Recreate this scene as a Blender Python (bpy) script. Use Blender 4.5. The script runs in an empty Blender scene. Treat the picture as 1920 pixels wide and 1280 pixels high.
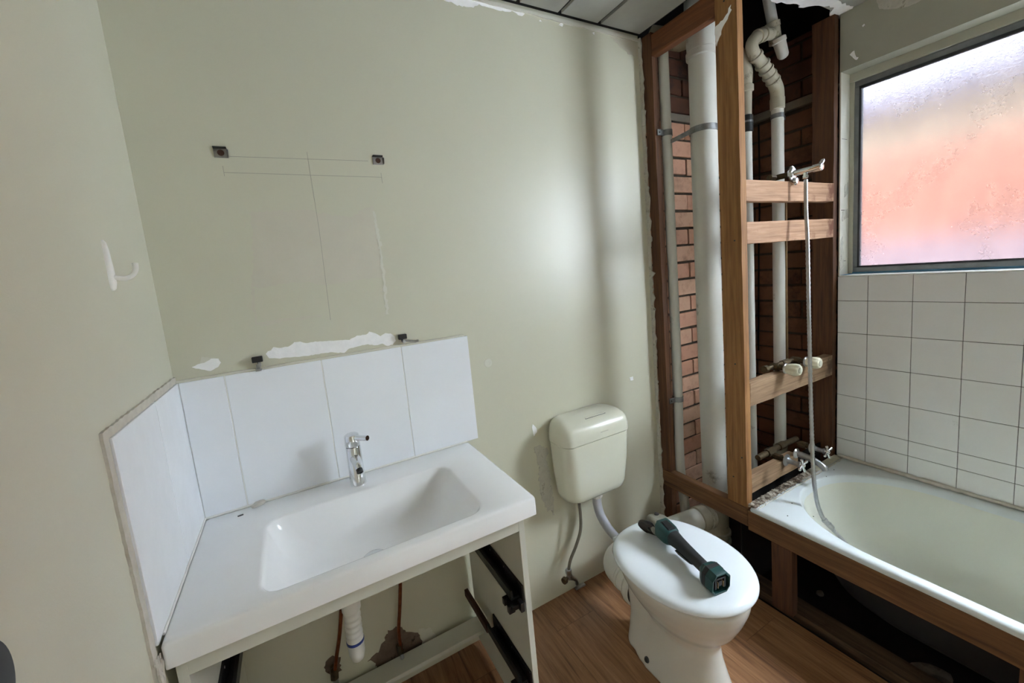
import bpy, bmesh, math, random
from mathutils import Vector, Matrix, Quaternion
from math import sin, cos, pi, radians

random.seed(7)
D = bpy.data
SC = bpy.context.scene
COL = SC.collection

# ------------------------------------------------------------------ camera
cam_d = D.cameras.new('camera')
cam = D.objects.new('camera', cam_d)
COL.objects.link(cam)
yaw, pitch, roll = -0.498, -0.127, -0.0915
F = Vector((-sin(yaw) * cos(pitch), cos(yaw) * cos(pitch), sin(pitch)))
R0 = Vector((cos(yaw), sin(yaw), 0)); U0 = R0.cross(F)
RR = R0 * cos(roll) + U0 * sin(roll); UU = RR.cross(F)
cam.matrix_world = Matrix(((RR.x, UU.x, -F.x, 0.3096), (RR.y, UU.y, -F.y, -1.4611), (RR.z, UU.z, -F.z, 1.4753), (0, 0, 0, 1)))
cam_d.sensor_width = 36.0
cam_d.lens = 772.93 / 1920 * 36
cam_d.shift_x = -8.5 / 1920
cam_d.shift_y = -30.9 / 1920
cam_d.clip_start = 0.02
cam_d.clip_end = 100
SC.camera = cam

# ------------------------------------------------------------------ world, view
SKY_LOW, SKY_HIGH, ROOM_FILL_W, HALL_FILL_W = 8.2, 22.5, 0.4, 2.5
world = D.worlds.new('sky'); SC.world = world; world.use_nodes = True
wn = world.node_tree; wn.nodes.clear()
wo = wn.nodes.new('ShaderNodeOutputWorld'); wb = wn.nodes.new('ShaderNodeBackground')
# overcast sky, brighter towards the zenith
wt = wn.nodes.new('ShaderNodeTexCoord'); wsx = wn.nodes.new('ShaderNodeSeparateXYZ'); wmr = wn.nodes.new('ShaderNodeMapRange')
wn.links.new(wt.outputs['Generated'], wsx.inputs[0]); wn.links.new(wsx.outputs[2], wmr.inputs[0])
wmr.inputs['From Min'].default_value = 0.35; wmr.inputs['From Max'].default_value = 0.9
wmr.inputs['To Min'].default_value = SKY_LOW; wmr.inputs['To Max'].default_value = SKY_HIGH
wb.inputs[0].default_value = (0.80, 0.89, 1.0, 1)
wn.links.new(wmr.outputs[0], wb.inputs[1])
wn.links.new(wb.outputs[0], wo.inputs[0])
SC.view_settings.view_transform = 'Standard'
SC.view_settings.look = 'None'
SC.view_settings.exposure = 2.1
SC.view_settings.gamma = 1.0
SC.view_settings.use_curve_mapping = False
SC.cycles.use_denoising = True
SC.cycles.max_bounces = 14
SC.cycles.diffuse_bounces = 8
SC.cycles.transmission_bounces = 10
SC.cycles.sample_clamp_indirect = 12


# ------------------------------------------------------------------ materials
def lin(c):
    return tuple((v / 255 / 12.92) if v / 255 <= .04045 else ((v / 255 + .055) / 1.055) ** 2.4 for v in c) + (1,)


class NT:
    def __init__(self, name):
        self.m = D.materials.new(name); self.m.use_nodes = True
        self.t = self.m.node_tree; self.t.nodes.clear()
        self.out = self.n('ShaderNodeOutputMaterial')
        self.b = self.n('ShaderNodeBsdfPrincipled')
        self.l(self.b.outputs[0], self.out.inputs[0])
        self.tc = self.n('ShaderNodeTexCoord').outputs['Object']

    def n(self, k, **kw):
        x = self.t.nodes.new(k)
        for a, v in kw.items():
            setattr(x, a, v)
        return x

    def l(self, a, b):
        self.t.links.new(a, b)

    def mapping(self, scale=(1, 1, 1), rot=(0, 0, 0), loc=(0, 0, 0), src=None):
        x = self.n('ShaderNodeMapping'); x.inputs['Scale'].default_value = scale
        x.inputs['Rotation'].default_value = rot; x.inputs['Location'].default_value = loc
        self.l(src or self.tc, x.inputs[0]); return x.outputs[0]

    def noise(self, scale=5, detail=4, rough=.55, dist=0, src=None):
        x = self.n('ShaderNodeTexNoise'); x.inputs['Scale'].default_value = scale
        x.inputs['Detail'].default_value = detail; x.inputs['Roughness'].default_value = rough
        x.inputs['Distortion'].default_value = dist
        self.l(src or self.tc, x.inputs['Vector']); return x.outputs['Fac']

    def ramp(self, fac, stops):
        x = self.n('ShaderNodeValToRGB'); e = x.color_ramp.elements
        while len(e) < len(stops):
            e.new(.5)
        for i, (p, c) in enumerate(stops):
            e[i].position = p; e[i].color = c
        self.l(fac, x.inputs[0]); return x.outputs[0]

    def mix(self, fac, a, b, mode='MIX'):
        x = self.n('ShaderNodeMix', data_type='RGBA', blend_type=mode)
        for v, s in ((fac, x.inputs[0]), (a, x.inputs[6]), (b, x.inputs[7])):
            if hasattr(v, 'is_output'):
                self.l(v, s)
            else:
                s.default_value = v
        return x.outputs[2]

    def col(self, c):
        if hasattr(c, 'is_output'):
            self.l(c, self.b.inputs['Base Color'])
        else:
            self.b.inputs['Base Color'].default_value = c

    def bump(self, h, strength=.3, dist=.002):
        x = self.n('ShaderNodeBump'); x.inputs['Strength'].default_value = strength
        x.inputs['Distance'].default_value = dist
        self.l(h, x.inputs['Height']); self.l(x.outputs[0], self.b.inputs['Normal'])

    def set(self, **kw):
        for k, v in kw.items():
            self.b.inputs[k.replace('_', ' ')].default_value = v


def simple(name, c, rough=.5, metal=0, var=.06, vscale=8, bump=0, bscale=60, dirt=None, dscale=3, dthr=.6, coat=0, spec=.5):
    t = NT(name)
    base = lin(c)
    hi = tuple(min(1, v * (1 + var)) for v in base[:3]) + (1,)
    lo = tuple(v * (1 - var) for v in base[:3]) + (1,)
    cc = t.ramp(t.noise(vscale, 5), [(.3, lo), (.7, hi)])
    if dirt:
        f = t.ramp(t.noise(dscale, 8, .7), [(dthr, (0, 0, 0, 1)), (dthr + .12, (1, 1, 1, 1))])
        cc = t.mix(f, cc, lin(dirt))
    t.col(cc)
    t.set(Roughness=rough, Metallic=metal)
    t.b.inputs['Specular IOR Level'].default_value = spec
    t.b.inputs['Coat Weight'].default_value = coat
    t.b.inputs['Coat Roughness'].default_value = .42
    if bump:
        t.bump(t.noise(bscale, 4), bump)
    return t.m


def timber(name, dark, mid, light, axis='z', scale=1.0, stain=None):
    t = NT(name)
    s = [14.0, 14.0, 14.0]; s['xyz'.index(axis)] = 1.1
    v = t.mapping(tuple(a * scale for a in s))
    g = t.noise(3.0, 8, .62, .6, v)
    s2 = [90.0, 90.0, 90.0]; s2['xyz'.index(axis)] = 3
    v2 = t.mapping(tuple(s2))
    f = t.noise(1.5, 3, .5, 0, v2)
    c = t.ramp(g, [(.28, lin(dark)), (.5, lin(mid)), (.72, lin(light))])
    c = t.mix(.35, c, t.ramp(f, [(.3, lin(dark)), (.7, lin(light))]), 'MIX')
    if stain:
        m = t.ramp(t.noise(5, 6, .7), [(.56, (0, 0, 0, 1)), (.68, (1, 1, 1, 1))])
        c = t.mix(m, c, lin(stain))
    t.col(c); t.set(Roughness=.75)
    t.bump(f, .35, .0015)
    return t.m


M = {}
M['paint'] = simple('wall paint', (204, 202, 181), .40, var=.02, vscale=2.5, bump=.06, bscale=260, coat=.35, spec=.8)
M['paint_left'] = simple('left wall paint', (211, 209, 190), .5, var=.025, vscale=1.5, bump=.15, bscale=260)
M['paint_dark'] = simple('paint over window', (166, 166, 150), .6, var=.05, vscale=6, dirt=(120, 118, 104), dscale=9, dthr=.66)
M['patch'] = simple('bare plaster', (248, 248, 247), .9, var=.05, vscale=30, bump=.5, bscale=120)
M['patch_dirty'] = simple('dirty bare plaster', (196, 194, 182), .9, var=.12, vscale=30, bump=.5, bscale=120, dirt=(140, 135, 118), dscale=30, dthr=.55)
M['plaster_brown'] = simple('brown broken plaster', (112, 94, 80), .95, var=.3, vscale=25, bump=.8, bscale=70, dirt=(60, 46, 38), dscale=25, dthr=.55)
M['residue'] = simple('adhesive residue', (205, 200, 183), .38, var=.03, vscale=9, coat=.35, spec=.8)
M['residue_pale'] = simple('pale adhesive residue', (214, 212, 198), .42, var=.04, vscale=9, coat=.3)
M['pencil'] = simple('pencil', (160, 158, 146), .9)
M['grout'] = simple('grout', (118, 118, 112), .95, var=.2, vscale=60)
M['caulk'] = simple('old caulk', (202, 197, 185), .7, var=.08, vscale=40, bump=.4, bscale=80)
M['gap'] = simple('dark gap', (14, 12, 11), .95, var=.2)
M['void'] = simple('deep shade', (16, 14, 12), 1.0, var=.4, vscale=6, bump=.6, bscale=12)
M['concrete_black'] = simple('black concrete', (26, 22, 19), 1.0, var=.5, vscale=14, bump=1, bscale=25)  # near-black concrete below the duct and bath
M['outer'] = simple('added hallway white', (200, 198, 190), .8)
M['ceiling_board'] = simple('ceiling board', (158, 158, 150), .8, var=.08, vscale=7, dirt=(120, 108, 92), dscale=4, dthr=.6)
M['debris'] = simple('dusty debris', (84, 74, 64), .95, var=.3, vscale=30)


def glaze(name, c, rough, bscale, bstr, bdist=.004, dirt=None, dthr=.62, dscale=5, var=.02):
    t = NT(name); base = lin(c)
    cc = t.ramp(t.noise(4, 3), [(.3, tuple(v * (1 - var) for v in base[:3]) + (1,)), (.7, tuple(min(1, v * (1 + var)) for v in base[:3]) + (1,))])
    if dirt:
        f = t.ramp(t.noise(dscale, 9, .75), [(dthr, (0, 0, 0, 1)), (dthr + .1, (.8, .8, .8, 1))])
        cc = t.mix(f, cc, lin(dirt))
    t.col(cc); t.set(Roughness=rough)
    if bstr:
        t.bump(t.noise(bscale, 2, .4), bstr, bdist)
    return t.m


M['splash'] = glaze('wavy white tile', (240, 243, 247), .16, 14, .22, .004)
M['tile'] = glaze('old white tile', (226, 227, 225), .3, 5, .08, .004, dirt=(168, 166, 156), dthr=.68)
M['ceramic'] = glaze('white ceramic', (246, 247, 247), .10, 3, 0)
M['cabinet'] = glaze('white cabinet board', (206, 206, 194), .42, 3, 0)
M['toilet'] = glaze('toilet ceramic', (208, 205, 196), .16, 3, 0)
M['seat'] = glaze('toilet seat plastic', (228, 234, 238), .14, 3, 0)
M['cistern'] = glaze('cistern plastic', (215, 214, 196), .24, 3, 0)
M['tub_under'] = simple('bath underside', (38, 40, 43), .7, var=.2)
M['tub'] = glaze('bath enamel', (216, 219, 208), .2, 3, 0, dirt=(176, 178, 160), dthr=.66, dscale=6)
M['tub_rim'] = glaze('bath rim enamel', (214, 222, 224), .16, 3, 0)
M['pvc'] = simple('grey pvc', (206, 206, 198), .55, var=.06, vscale=4, dirt=(120, 116, 104), dscale=9, dthr=.63)
M['pvc_old'] = simple('old stained pvc', (176, 170, 150), .6, var=.12, vscale=8, dirt=(96, 84, 64), dscale=14, dthr=.56)
M['pvc_white'] = simple('white pvc', (216, 214, 206), .4, var=.04)
M['pvc_grey'] = simple('blue grey pvc', (166, 168, 172), .4, var=.04)
M['galv'] = simple('galvanised strap', (140, 142, 142), .45, 1, var=.25, vscale=40)
M['chrome'] = simple('chrome', (226, 228, 230), .08, 1, var=.02)
M['chrome_dull'] = simple('dull chrome', (176, 178, 180), .28, 1, var=.15, vscale=40)
M['brass_old'] = simple('tarnished brass', (92, 80, 60), .5, .8, var=.3, vscale=60)
M['copper'] = simple('old copper', (120, 66, 38), .4, .85, var=.35, vscale=50)
M['copper_pale'] = simple('dusty copper', (150, 120, 84), .5, .5, var=.25, vscale=30)
M['steel_dark'] = simple('dark steel', (58, 60, 60), .4, .7, var=.2, vscale=30)
M['black'] = simple('black plastic', (22, 22, 23), .45, var=.1)
M['rubber'] = simple('black rubber', (26, 28, 29), .6, var=.2, vscale=40, bump=.2, bscale=150)
M['teal'] = simple('teal plastic', (20, 62, 60), .4, var=.2, vscale=30, dirt=(60, 66, 62), dscale=40, dthr=.62)
M['rust'] = simple('rusty steel', (70, 46, 34), .7, .3, var=.3, vscale=40)
M['gearbox'] = simple('cast aluminium', (156, 152, 140), .45, .6, var=.2, vscale=60, bump=.3, bscale=120)
M['ivory'] = simple('ivory plastic', (226, 224, 200), .22, var=.04)
M['ivory_grey'] = simple('grey ivory', (190, 188, 170), .3, var=.04)
M['hook'] = simple('white enamel', (240, 240, 234), .35, var=.03)
M['hose_grey'] = simple('grey flexible hose', (116, 110, 98), .45, .2, var=.15, vscale=60)
M['paint_sub'] = simple('window subframe paint', (176, 176, 160), .5, var=.05)
M['frame_alu'] = simple('window aluminium', (128, 132, 134), .35, .6, var=.15, vscale=20)
M['frame_dark'] = simple('window dark rubber', (38, 42, 48), .5, var=.15)
M['frame_blue'] = simple('blue masking tape', (70, 120, 150), .6, var=.1)
M['wood_post'] = timber('post timber', (102, 66, 34), (142, 98, 54), (172, 126, 76), 'z')
M['wood_postd'] = timber('dark stud timber', (54, 32, 19), (84, 52, 30), (112, 74, 44), 'z')
M['wood_x'] = timber('fresh noggin timber', (122, 86, 60), (166, 126, 94), (196, 158, 126), 'x', stain=(110, 66, 40))
M['wood_xold'] = timber('old noggin timber', (98, 74, 52), (140, 112, 84), (170, 142, 112), 'x', stain=(84, 62, 46))
M['wood_y'] = timber('rail timber', (66, 42, 24), (104, 70, 42), (136, 98, 62), 'y')
M['wood_yred'] = timber('red top rail timber', (80, 46, 26), (110, 66, 38), (134, 84, 50), 'y')
M['wood_yplate'] = timber('dirty bottom plate timber', (46, 34, 22), (84, 64, 44), (122, 96, 68), 'y', stain=(60, 34, 20))


def brick_mat():
    t = NT('salmon brick')
    geo = t.n('ShaderNodeNewGeometry')
    rnd = t.n('ShaderNodeAttribute'); rnd.attribute_name = 'brick'
    c = t.ramp(rnd.outputs['Fac'], [(0, lin((184, 138, 112))), (.5, lin((200, 154, 128))), (1, lin((206, 168, 140)))])
    n = t.noise(22, 8, .7)
    c = t.mix(t.ramp(n, [(.5, (0, 0, 0, 1)), (.75, (.7, .7, .7, 1))]), c, lin((150, 108, 84)))
    d = t.ramp(t.noise(4, 6, .7), [(.58, (0, 0, 0, 1)), (.7, (.6, .6, .6, 1))])
    c = t.mix(d, c, lin((120, 96, 76)))
    t.col(c); t.set(Roughness=.9); t.bump(n, .6, .003)
    return t.m


M['brick'] = brick_mat()
M['brick_brown'] = simple('dark brown brick', (112, 78, 56), .95, var=.25, vscale=7, bump=.6, bscale=40, dirt=(66, 44, 30), dscale=3, dthr=.5)  # darker brown brick for the right wall of the duct
M['brick_dark'] = simple('dark red brick', (84, 52, 36), .95, var=.3, vscale=9, bump=.6, bscale=40, dirt=(44, 28, 20), dscale=7, dthr=.52)  # darkest brick, used above the lintel band
M['mortar'] = simple('mortar', (66, 56, 44), .98, var=.3, vscale=40, bump=.8, bscale=60)
M['concrete'] = simple('grey concrete lintel', (120, 112, 98), .95, var=.25, vscale=14, bump=.7, bscale=40)


def floor_mat():
    t = NT('wood look floor')
    sep = t.n('ShaderNodeSeparateXYZ'); t.l(t.tc, sep.inputs[0])
    com = t.n('ShaderNodeCombineXYZ')
    t.l(sep.outputs[1], com.inputs[0]); t.l(sep.outputs[0], com.inputs[1])
    br = t.n('ShaderNodeTexBrick'); t.l(com.outputs[0], br.inputs[0])
    br.inputs['Scale'].default_value = 1; br.inputs['Brick Width'].default_value = 1.2
    br.inputs['Row Height'].default_value = .19; br.inputs['Mortar Size'].default_value = .0012
    br.inputs['Color1'].default_value = (0, 0, 0, 1); br.inputs['Color2'].default_value = (1, 1, 1, 1)
    br.inputs['Mortar'].default_value = (.5, .5, .5, 1); br.offset = .37
    off = t.n('ShaderNodeVectorMath', operation='MULTIPLY_ADD')
    t.l(br.outputs['Color'], off.inputs[0]); off.inputs[1].default_value = (7, 3, 5); t.l(t.tc, off.inputs[2])
    v = t.mapping((16, 1.3, 4), src=off.outputs[0])
    g = t.noise(1.6, 8, .68, 1.3, v)
    v2 = t.mapping((110, 4, 5), src=off.outputs[0])
    f = t.noise(1.2, 4, .6, .4, v2)
    c = t.ramp(g, [(.33, lin((70, 42, 22))), (.44, lin((128, 88, 56))), (.56, lin((152, 110, 76))), (.70, lin((182, 142, 106)))])
    c = t.mix(.3, c, t.ramp(f, [(.3, lin((104, 70, 44))), (.7, lin((174, 132, 94)))]))
    c = t.mix(t.ramp(br.outputs['Fac'], [(0, (0, 0, 0, 1)), (1, (.55, .55, .55, 1))]), c, lin((70, 46, 28)))
    t.col(c); t.set(Roughness=.42); t.bump(f, .08, .001)
    return t.m


M['floor'] = floor_mat()


def glass_mat():
    t = NT('frosted wet glass')
    t.set(IOR=1.32)
    t.b.inputs['Transmission Weight'].default_value = 1
    streak = t.noise(16, 8, .75, .6, t.mapping((1, 1, .3)))
    cloud = t.noise(4.5, 6, .65)
    drops = t.noise(150, 3, .6)
    c = t.ramp(streak, [(.36, (.110, .110, .115, 1)), (.62, (.130, .130, .133, 1))])
    c = t.mix(1, c, t.ramp(cloud, [(.35, (.93, .93, .93, 1)), (.65, (1.06, 1.06, 1.06, 1))]), 'MULTIPLY')
    c = t.mix(1, c, t.ramp(drops, [(.40, (.93, .93, .93, 1)), (.62, (1.05, 1.05, 1.05, 1))]), 'MULTIPLY')
    t.col(c)
    t.l(t.ramp(cloud, [(.35, (.30, .30, .30, 1)), (.62, (.21, .21, .21, 1))]), t.b.inputs['Roughness'])
    t.bump(drops, .35, .003)
    return t.m


M['glass'] = glass_mat()


# ------------------------------------------------------------------ geometry helpers
def new():
    return bmesh.new()


def box(bm, lo, hi, rot=None, c=None):
    lo, hi = Vector(lo), Vector(hi)
    vs = []
    for x in (lo.x, hi.x):
        for y in (lo.y, hi.y):
            for z in (lo.z, hi.z):
                p = Vector((x, y, z))
                if rot is not None:
                    cc = c if c is not None else (lo + hi) / 2
                    p = rot @ (p - cc) + cc
                vs.append(bm.verts.new(p))
    q = lambda *i: bm.faces.new([vs[k] for k in i])
    fs = [q(0, 1, 3, 2), q(4, 6, 7, 5), q(0, 4, 5, 1), q(2, 3, 7, 6), q(0, 2, 6, 4), q(1, 5, 7, 3)]
    return fs


def loft(bm, rings, cap0=True, cap1=True, closed=True):
    rv = [[bm.verts.new(p) for p in r] for r in rings]
    n = len(rv[0])
    for a, b in zip(rv, rv[1:]):
        for i in range(n if closed else n - 1):
            j = (i + 1) % n
            bm.faces.new((a[i], a[j], b[j], b[i]))
    if cap0:
        bm.faces.new(rv[0][::-1])
    if cap1:
        bm.faces.new(rv[-1])
    return rv


def rring(cx, cy, hx, hy, r, z, m=8, ry=None):
    """rounded rectangle ring, horizontal, m+1 points a corner"""
    rx = min(r, hx); ry = min(ry if ry is not None else r, hy)
    pts = []
    for k, (sx, sy) in enumerate(((1, 1), (-1, 1), (-1, -1), (1, -1))):
        for i in range(m + 1):
            a = (k + i / m) * pi / 2
            pts.append(Vector((cx + sx * (hx - rx) + rx * cos(a), cy + sy * (hy - ry) + ry * sin(a), z)))
    return pts


def frame(d):
    d = Vector(d).normalized()
    a = Vector((0, 0, 1)) if abs(d.z) < .9 else Vector((1, 0, 0))
    u = a.cross(d).normalized(); v = d.cross(u)
    return u, v


def tube(bm, pts, r, n=20, caps=True, smooth=0):
    """tube along points; r number or list"""
    pts = [Vector(p) for p in pts]
    if smooth:
        pts, r = catmull(pts, r, smooth)
    if not isinstance(r, (list, tuple)):
        r = [r] * len(pts)
    d0 = (pts[1] - pts[0]).normalized()
    u, v = frame(d0)
    rings = []
    prev = d0
    for i, p in enumerate(pts):
        if i == 0:
            d = d0
        elif i == len(pts) - 1:
            d = (pts[i] - pts[i - 1]).normalized()
        else:
            d = ((pts[i + 1] - pts[i]).normalized() + (pts[i] - pts[i - 1]).normalized())
            d = d.normalized() if d.length > 1e-6 else prev
        q = prev.rotation_difference(d)
        u = q @ u; v = q @ v; prev = d
        rings.append([p + (u * cos(2 * pi * k / n) + v * sin(2 * pi * k / n)) * r[i] for k in range(n)])
    loft(bm, rings, caps, caps)


def catmull(pts, r, k):
    if not isinstance(r, (list, tuple)):
        r = [r] * len(pts)
    P = [pts[0] * 2 - pts[1]] + pts + [pts[-1] * 2 - pts[-2]]
    o, ro = [], []
    for i in range(1, len(P) - 2):
        for j in range(k):
            t = j / k
            a, b, c, d = P[i - 1], P[i], P[i + 1], P[i + 2]
            o.append(.5 * ((2 * b) + (c - a) * t + (2 * a - 5 * b + 4 * c - d) * t * t + (3 * b - a - 3 * c + d) * t ** 3))
            ro.append(r[i - 1] * (1 - t) + r[i] * t)
    o.append(pts[-1]); ro.append(r[-1])
    return o, ro


def lathe(bm, base, axis, prof, n=32, caps=True):
    """prof: list of (dist along axis, radius)"""
    base = Vector(base); d = Vector(axis).normalized(); u, v = frame(d)
    rings = [[base + d * h + (u * cos(2 * pi * k / n) + v * sin(2 * pi * k / n)) * max(r, 1e-5) for k in range(n)] for h, r in prof]
    loft(bm, rings, caps, caps)


def prism(bm, pts, ext):
    """closed polygon extruded by vector ext"""
    ext = Vector(ext)
    a = [Vector(p) for p in pts]
    loft(bm, [a, [p + ext for p in a]])


WL = {}


def obj(name, bm, mat, parent=None, smooth=35, bevel=0, seg=2, mods=None):
    bmesh.ops.recalc_face_normals(bm, faces=bm.faces)
    cs = [v.co for v in bm.verts]
    lo = Vector((min(c.x for c in cs), min(c.y for c in cs), min(c.z for c in cs)))
    hi = Vector((max(c.x for c in cs), max(c.y for c in cs), max(c.z for c in cs)))
    cen = (lo + hi) / 2
    if parent is None:
        cen.z = lo.z
    bmesh.ops.translate(bm, verts=bm.verts, vec=-cen)
    me = D.meshes.new(name); bm.to_mesh(me); bm.free()
    o = D.objects.new(name, me); COL.objects.link(o)
    me.materials.append(M[mat] if isinstance(mat, str) else mat)
    if smooth:
        me.polygons.foreach_set('use_smooth', [True] * len(me.polygons))
        me.set_sharp_from_angle(angle=radians(smooth))
    if bevel:
        b = o.modifiers.new('bevel', 'BEVEL'); b.width = bevel; b.segments = seg; b.limit_method = 'ANGLE'; b.angle_limit = radians(40)
        b.harden_normals = True
    if parent is not None:
        o.parent = parent
        o.location = cen - WL[parent.name]
    else:
        o.location = cen
    WL[o.name] = cen
    return o


def thing(name, loc, label, cat, group=None):
    o = D.objects.new(name, None); COL.objects.link(o); o.location = loc
    o.empty_display_size = .05
    WL[o.name] = Vector(loc)
    return tag(o, label, cat, group)


def tag(o, label, cat, group=None):
    o['label'] = label; o['category'] = cat
    if group:
        o['group'] = group
    return o


def struct(name, bm, mat, parent=None, **kw):
    o = obj(name, bm, mat, parent, **kw)
    if parent is None:
        o['kind'] = 'structure'
    return o


def copy_tree(o, delta, label=None):
    c = o.copy(); COL.objects.link(c); c.location = o.location + Vector(delta)
    WL[c.name] = WL[o.name] + Vector(delta)
    if label:
        c['label'] = label
    for ch in o.children:
        k = ch.copy(); COL.objects.link(k); k.parent = c
        for g in ch.children:
            q = g.copy(); COL.objects.link(q); q.parent = k
    return c


def ragged(outline, jit=.0025, step=.008, seed=1):
    """subdivide and jitter a closed 2-D outline"""
    rnd = random.Random(seed)
    out = []
    n = len(outline)
    for i in range(n):
        a, b = outline[i], outline[(i + 1) % n]
        L = math.hypot(b[0] - a[0], b[1] - a[1]); k = max(1, int(L / step))
        for j in range(k):
            t = j / k
            out.append((a[0] + (b[0] - a[0]) * t + rnd.uniform(-jit, jit), a[1] + (b[1] - a[1]) * t + rnd.uniform(-jit, jit)))
    return out


def wall_patch(name, outline, mat, parent, plane='y', c=0.0, th=.0012, jit=.002, step=.008, seed=1):
    pts = ragged(outline, jit, step, seed) if jit else outline
    bm = new()
    if plane == 'y':
        prism(bm, [(a, c, b) for a, b in pts], (0, -th, 0))
    elif plane == 'x':
        prism(bm, [(c, a, b) for a, b in pts], (th, 0, 0))
    elif plane == '-x':
        prism(bm, [(c, a, b) for a, b in pts], (-th, 0, 0))
    return obj(name, bm, mat, parent, smooth=0)


X1, X2, H = 1.875, 2.62, 2.476
YB = -0.472          # duct front plane
YF = -2.7            # wall behind the camera

# ================================================================== setting
bm = new(); box(bm, (-.1, YF, -.05), (1.884, .0, 0)); fl = struct('floor', bm, 'floor', smooth=0)
bm = new(); box(bm, (1.884, YF, -.12), (2.8, .2, -.03)); struct('floor_under_bath', bm, 'concrete_black', smooth=0)

bm = new(); box(bm, (-.01, 0, -.05), (1.868, .1, H + .04)); wb_ = struct('wall_back', bm, 'paint', smooth=0)
bm = new(); box(bm, (-.12, YF, -.05), (0, .1, H + .04)); wl_ = struct('wall_left', bm, 'paint_left', smooth=0)
# wall behind the camera with an open doorway, added to let fill light in
bm = new()
box(bm, (0, YF - .1, 0), (.55, YF, H + .04)); box(bm, (1.33, YF - .1, 0), (2.76, YF, H + .04)); box(bm, (.55, YF - .1, 2.04), (1.33, YF, H + .04))
struct('wall_front', bm, 'paint', smooth=0)
# window wall
WY0, WY1, WZ0, WZ1 = -.477, -1.80, 1.318, 2.231
bm = new()
box(bm, (X2, YF, -.05), (2.76, WY1, H + .04))
box(bm, (X2, WY1, -.05), (2.76, YB, WZ0))
box(bm, (X2, WY1, WZ1), (2.76, YB, H + .04))
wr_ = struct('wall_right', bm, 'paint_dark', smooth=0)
bm = new(); box(bm, (X2 + .001, -.4768, WZ0), (2.76, -.4715, WZ1)); struct('wall_right_jamb', bm, 'residue_pale', wr_, smooth=0)

# ceiling boards
bm = new()
xs = [-.01, .202, .407, .61, .815, 1.013, 1.217, 1.408, 1.611, 1.853]
for a, b in zip(xs, xs[1:]):
    box(bm, (a + .009, YF, H), (b - .009, -.034, H + .012))
box(bm, (1.859, YF, H), (2.05, -.505, H + .012)); box(bm, (2.062, YF, H), (2.26, -.505, H + .012)); box(bm, (2.272, YF, H), (2.76, -.47, H + .012))
ce = struct('ceiling', bm, 'ceiling_board', smooth=0)
bm = new(); box(bm, (-.1, YF - .1, H + .014), (1.87, .2, H + .05)); box(bm, (1.87, YF - .1, H + .014), (2.8, -.50, H + .05)); struct('ceiling_backing', bm, 'gap', ce, smooth=0)
# ragged plaster edge of the ceiling beside the duct
pts = ragged([(2.15, -.52), (2.15, -.43), (2.22, -.405), (2.33, -.445), (2.37, -.425), (2.44, -.475), (2.52, -.49), (2.56, -.455), (2.68, -.446), (2.76, -.45), (2.76, -.52)], .006, .015, 3)
bm = new(); prism(bm, [(a, b, H - .002) for a, b in pts], (0, 0, .012)); struct('ceiling_edge', bm, 'patch', ce, smooth=0)

# cavity above the ceiling over the duct
bm = new()
box(bm, (1.80, .10, -.1), (2.86, .14, 3.2)); box(bm, (2.765, -.47, -.1), (2.84, .12, 2.48)); box(bm, (2.765, -.60, 2.48), (2.84, .12, 3.2)); box(bm, (1.80, -.6, 2.53), (1.84, .12, 3.2))
box(bm, (1.8, -.60, 2.53), (2.84, -.56, 3.2)); box(bm, (1.8, -.6, 3.2), (2.84, .14, 3.24))
struct('trim_cavity', bm, 'void', smooth=0)


# brick walls of the duct
def brick_wall(name, plane, a0, a1, z0, z1, face, zs=1.621, mat='brick', seed=3, depth=.09):
    rnd = random.Random(seed)
    bm = new(); lay = bm.faces.layers.float.new('brick')
    k0 = int(math.floor((z0 - zs) / .0868)); k1 = int(math.ceil((z1 - zs) / .0868))
    for k in range(k0, k1 + 1):
        zb = zs + k * .0868 + .0055; zt = zb + .0760
        zb, zt = max(zb, z0), min(zt, z1)
        if zt - zb < .012:
            continue
        off = .12 if k % 2 else 0.0
        x = a0 - off - .06
        while x < a1:
            xa, xb = max(x + .004, a0), min(x + .236, a1)
            if xb - xa > .012:
                j = rnd.uniform(-.003, .003); j2 = rnd.uniform(-.002, .002); j3 = rnd.uniform(-.002, .002)
                if plane == 'y':
                    fs = box(bm, (xa + j2, face + j, zb + j3), (xb + j3, face + depth, zt + j2))
                else:
                    fs = box(bm, (face + j, xa + j2, zb + j3), (face + depth, xb + j3, zt + j2))
                c = rnd.random()
                for f in fs:
                    f[lay] = c
            x += .240
    o = struct(name, bm, mat, smooth=0, bevel=.004, seg=2)
    a = o.data.attributes.get('brick')
    bm = new()
    if plane == 'y':
        box(bm, (a0, face + .010, z0), (a1, face + depth + .01, z1))
    else:
        box(bm, (face + .010, a0, z0), (face + depth + .01, a1, z1))
    struct('mortar', bm, 'mortar', o, smooth=0)
    return o


brick_wall('wall_back_brick', 'y', 1.87, 2.75, -.03, 2.14, .004, seed=5)
brick_wall('wall_back_upper_brick', 'y', 1.87, 2.75, 2.18, 2.49, .012, zs=2.18, mat='brick_dark', seed=8)
brick_wall('wall_right_brick', 'x', YB + .001, .05, -.03, 2.155, 2.655, mat='brick_brown', seed=11)
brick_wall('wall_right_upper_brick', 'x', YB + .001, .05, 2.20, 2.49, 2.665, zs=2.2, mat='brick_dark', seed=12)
bm = new(); box(bm, (1.87, .0, 2.142), (2.75, .1, 2.178)); box(bm, (2.648, YB + .002, 2.158), (2.75, .0, 2.198))
struct('trim_lintel', bm, 'concrete', smooth=0, bevel=.003)
# broken edge of the render beside the bath tiles
pts = ragged([(-.474, .38), (-.474, 2.47), (-.462, 2.47), (-.462, .38)], .003, .02, 9)
bm = new(); prism(bm, [(2.632, a, b) for a, b in pts], (.05, 0, 0)); struct('trim_render_edge', bm, 'void', smooth=0)
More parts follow.
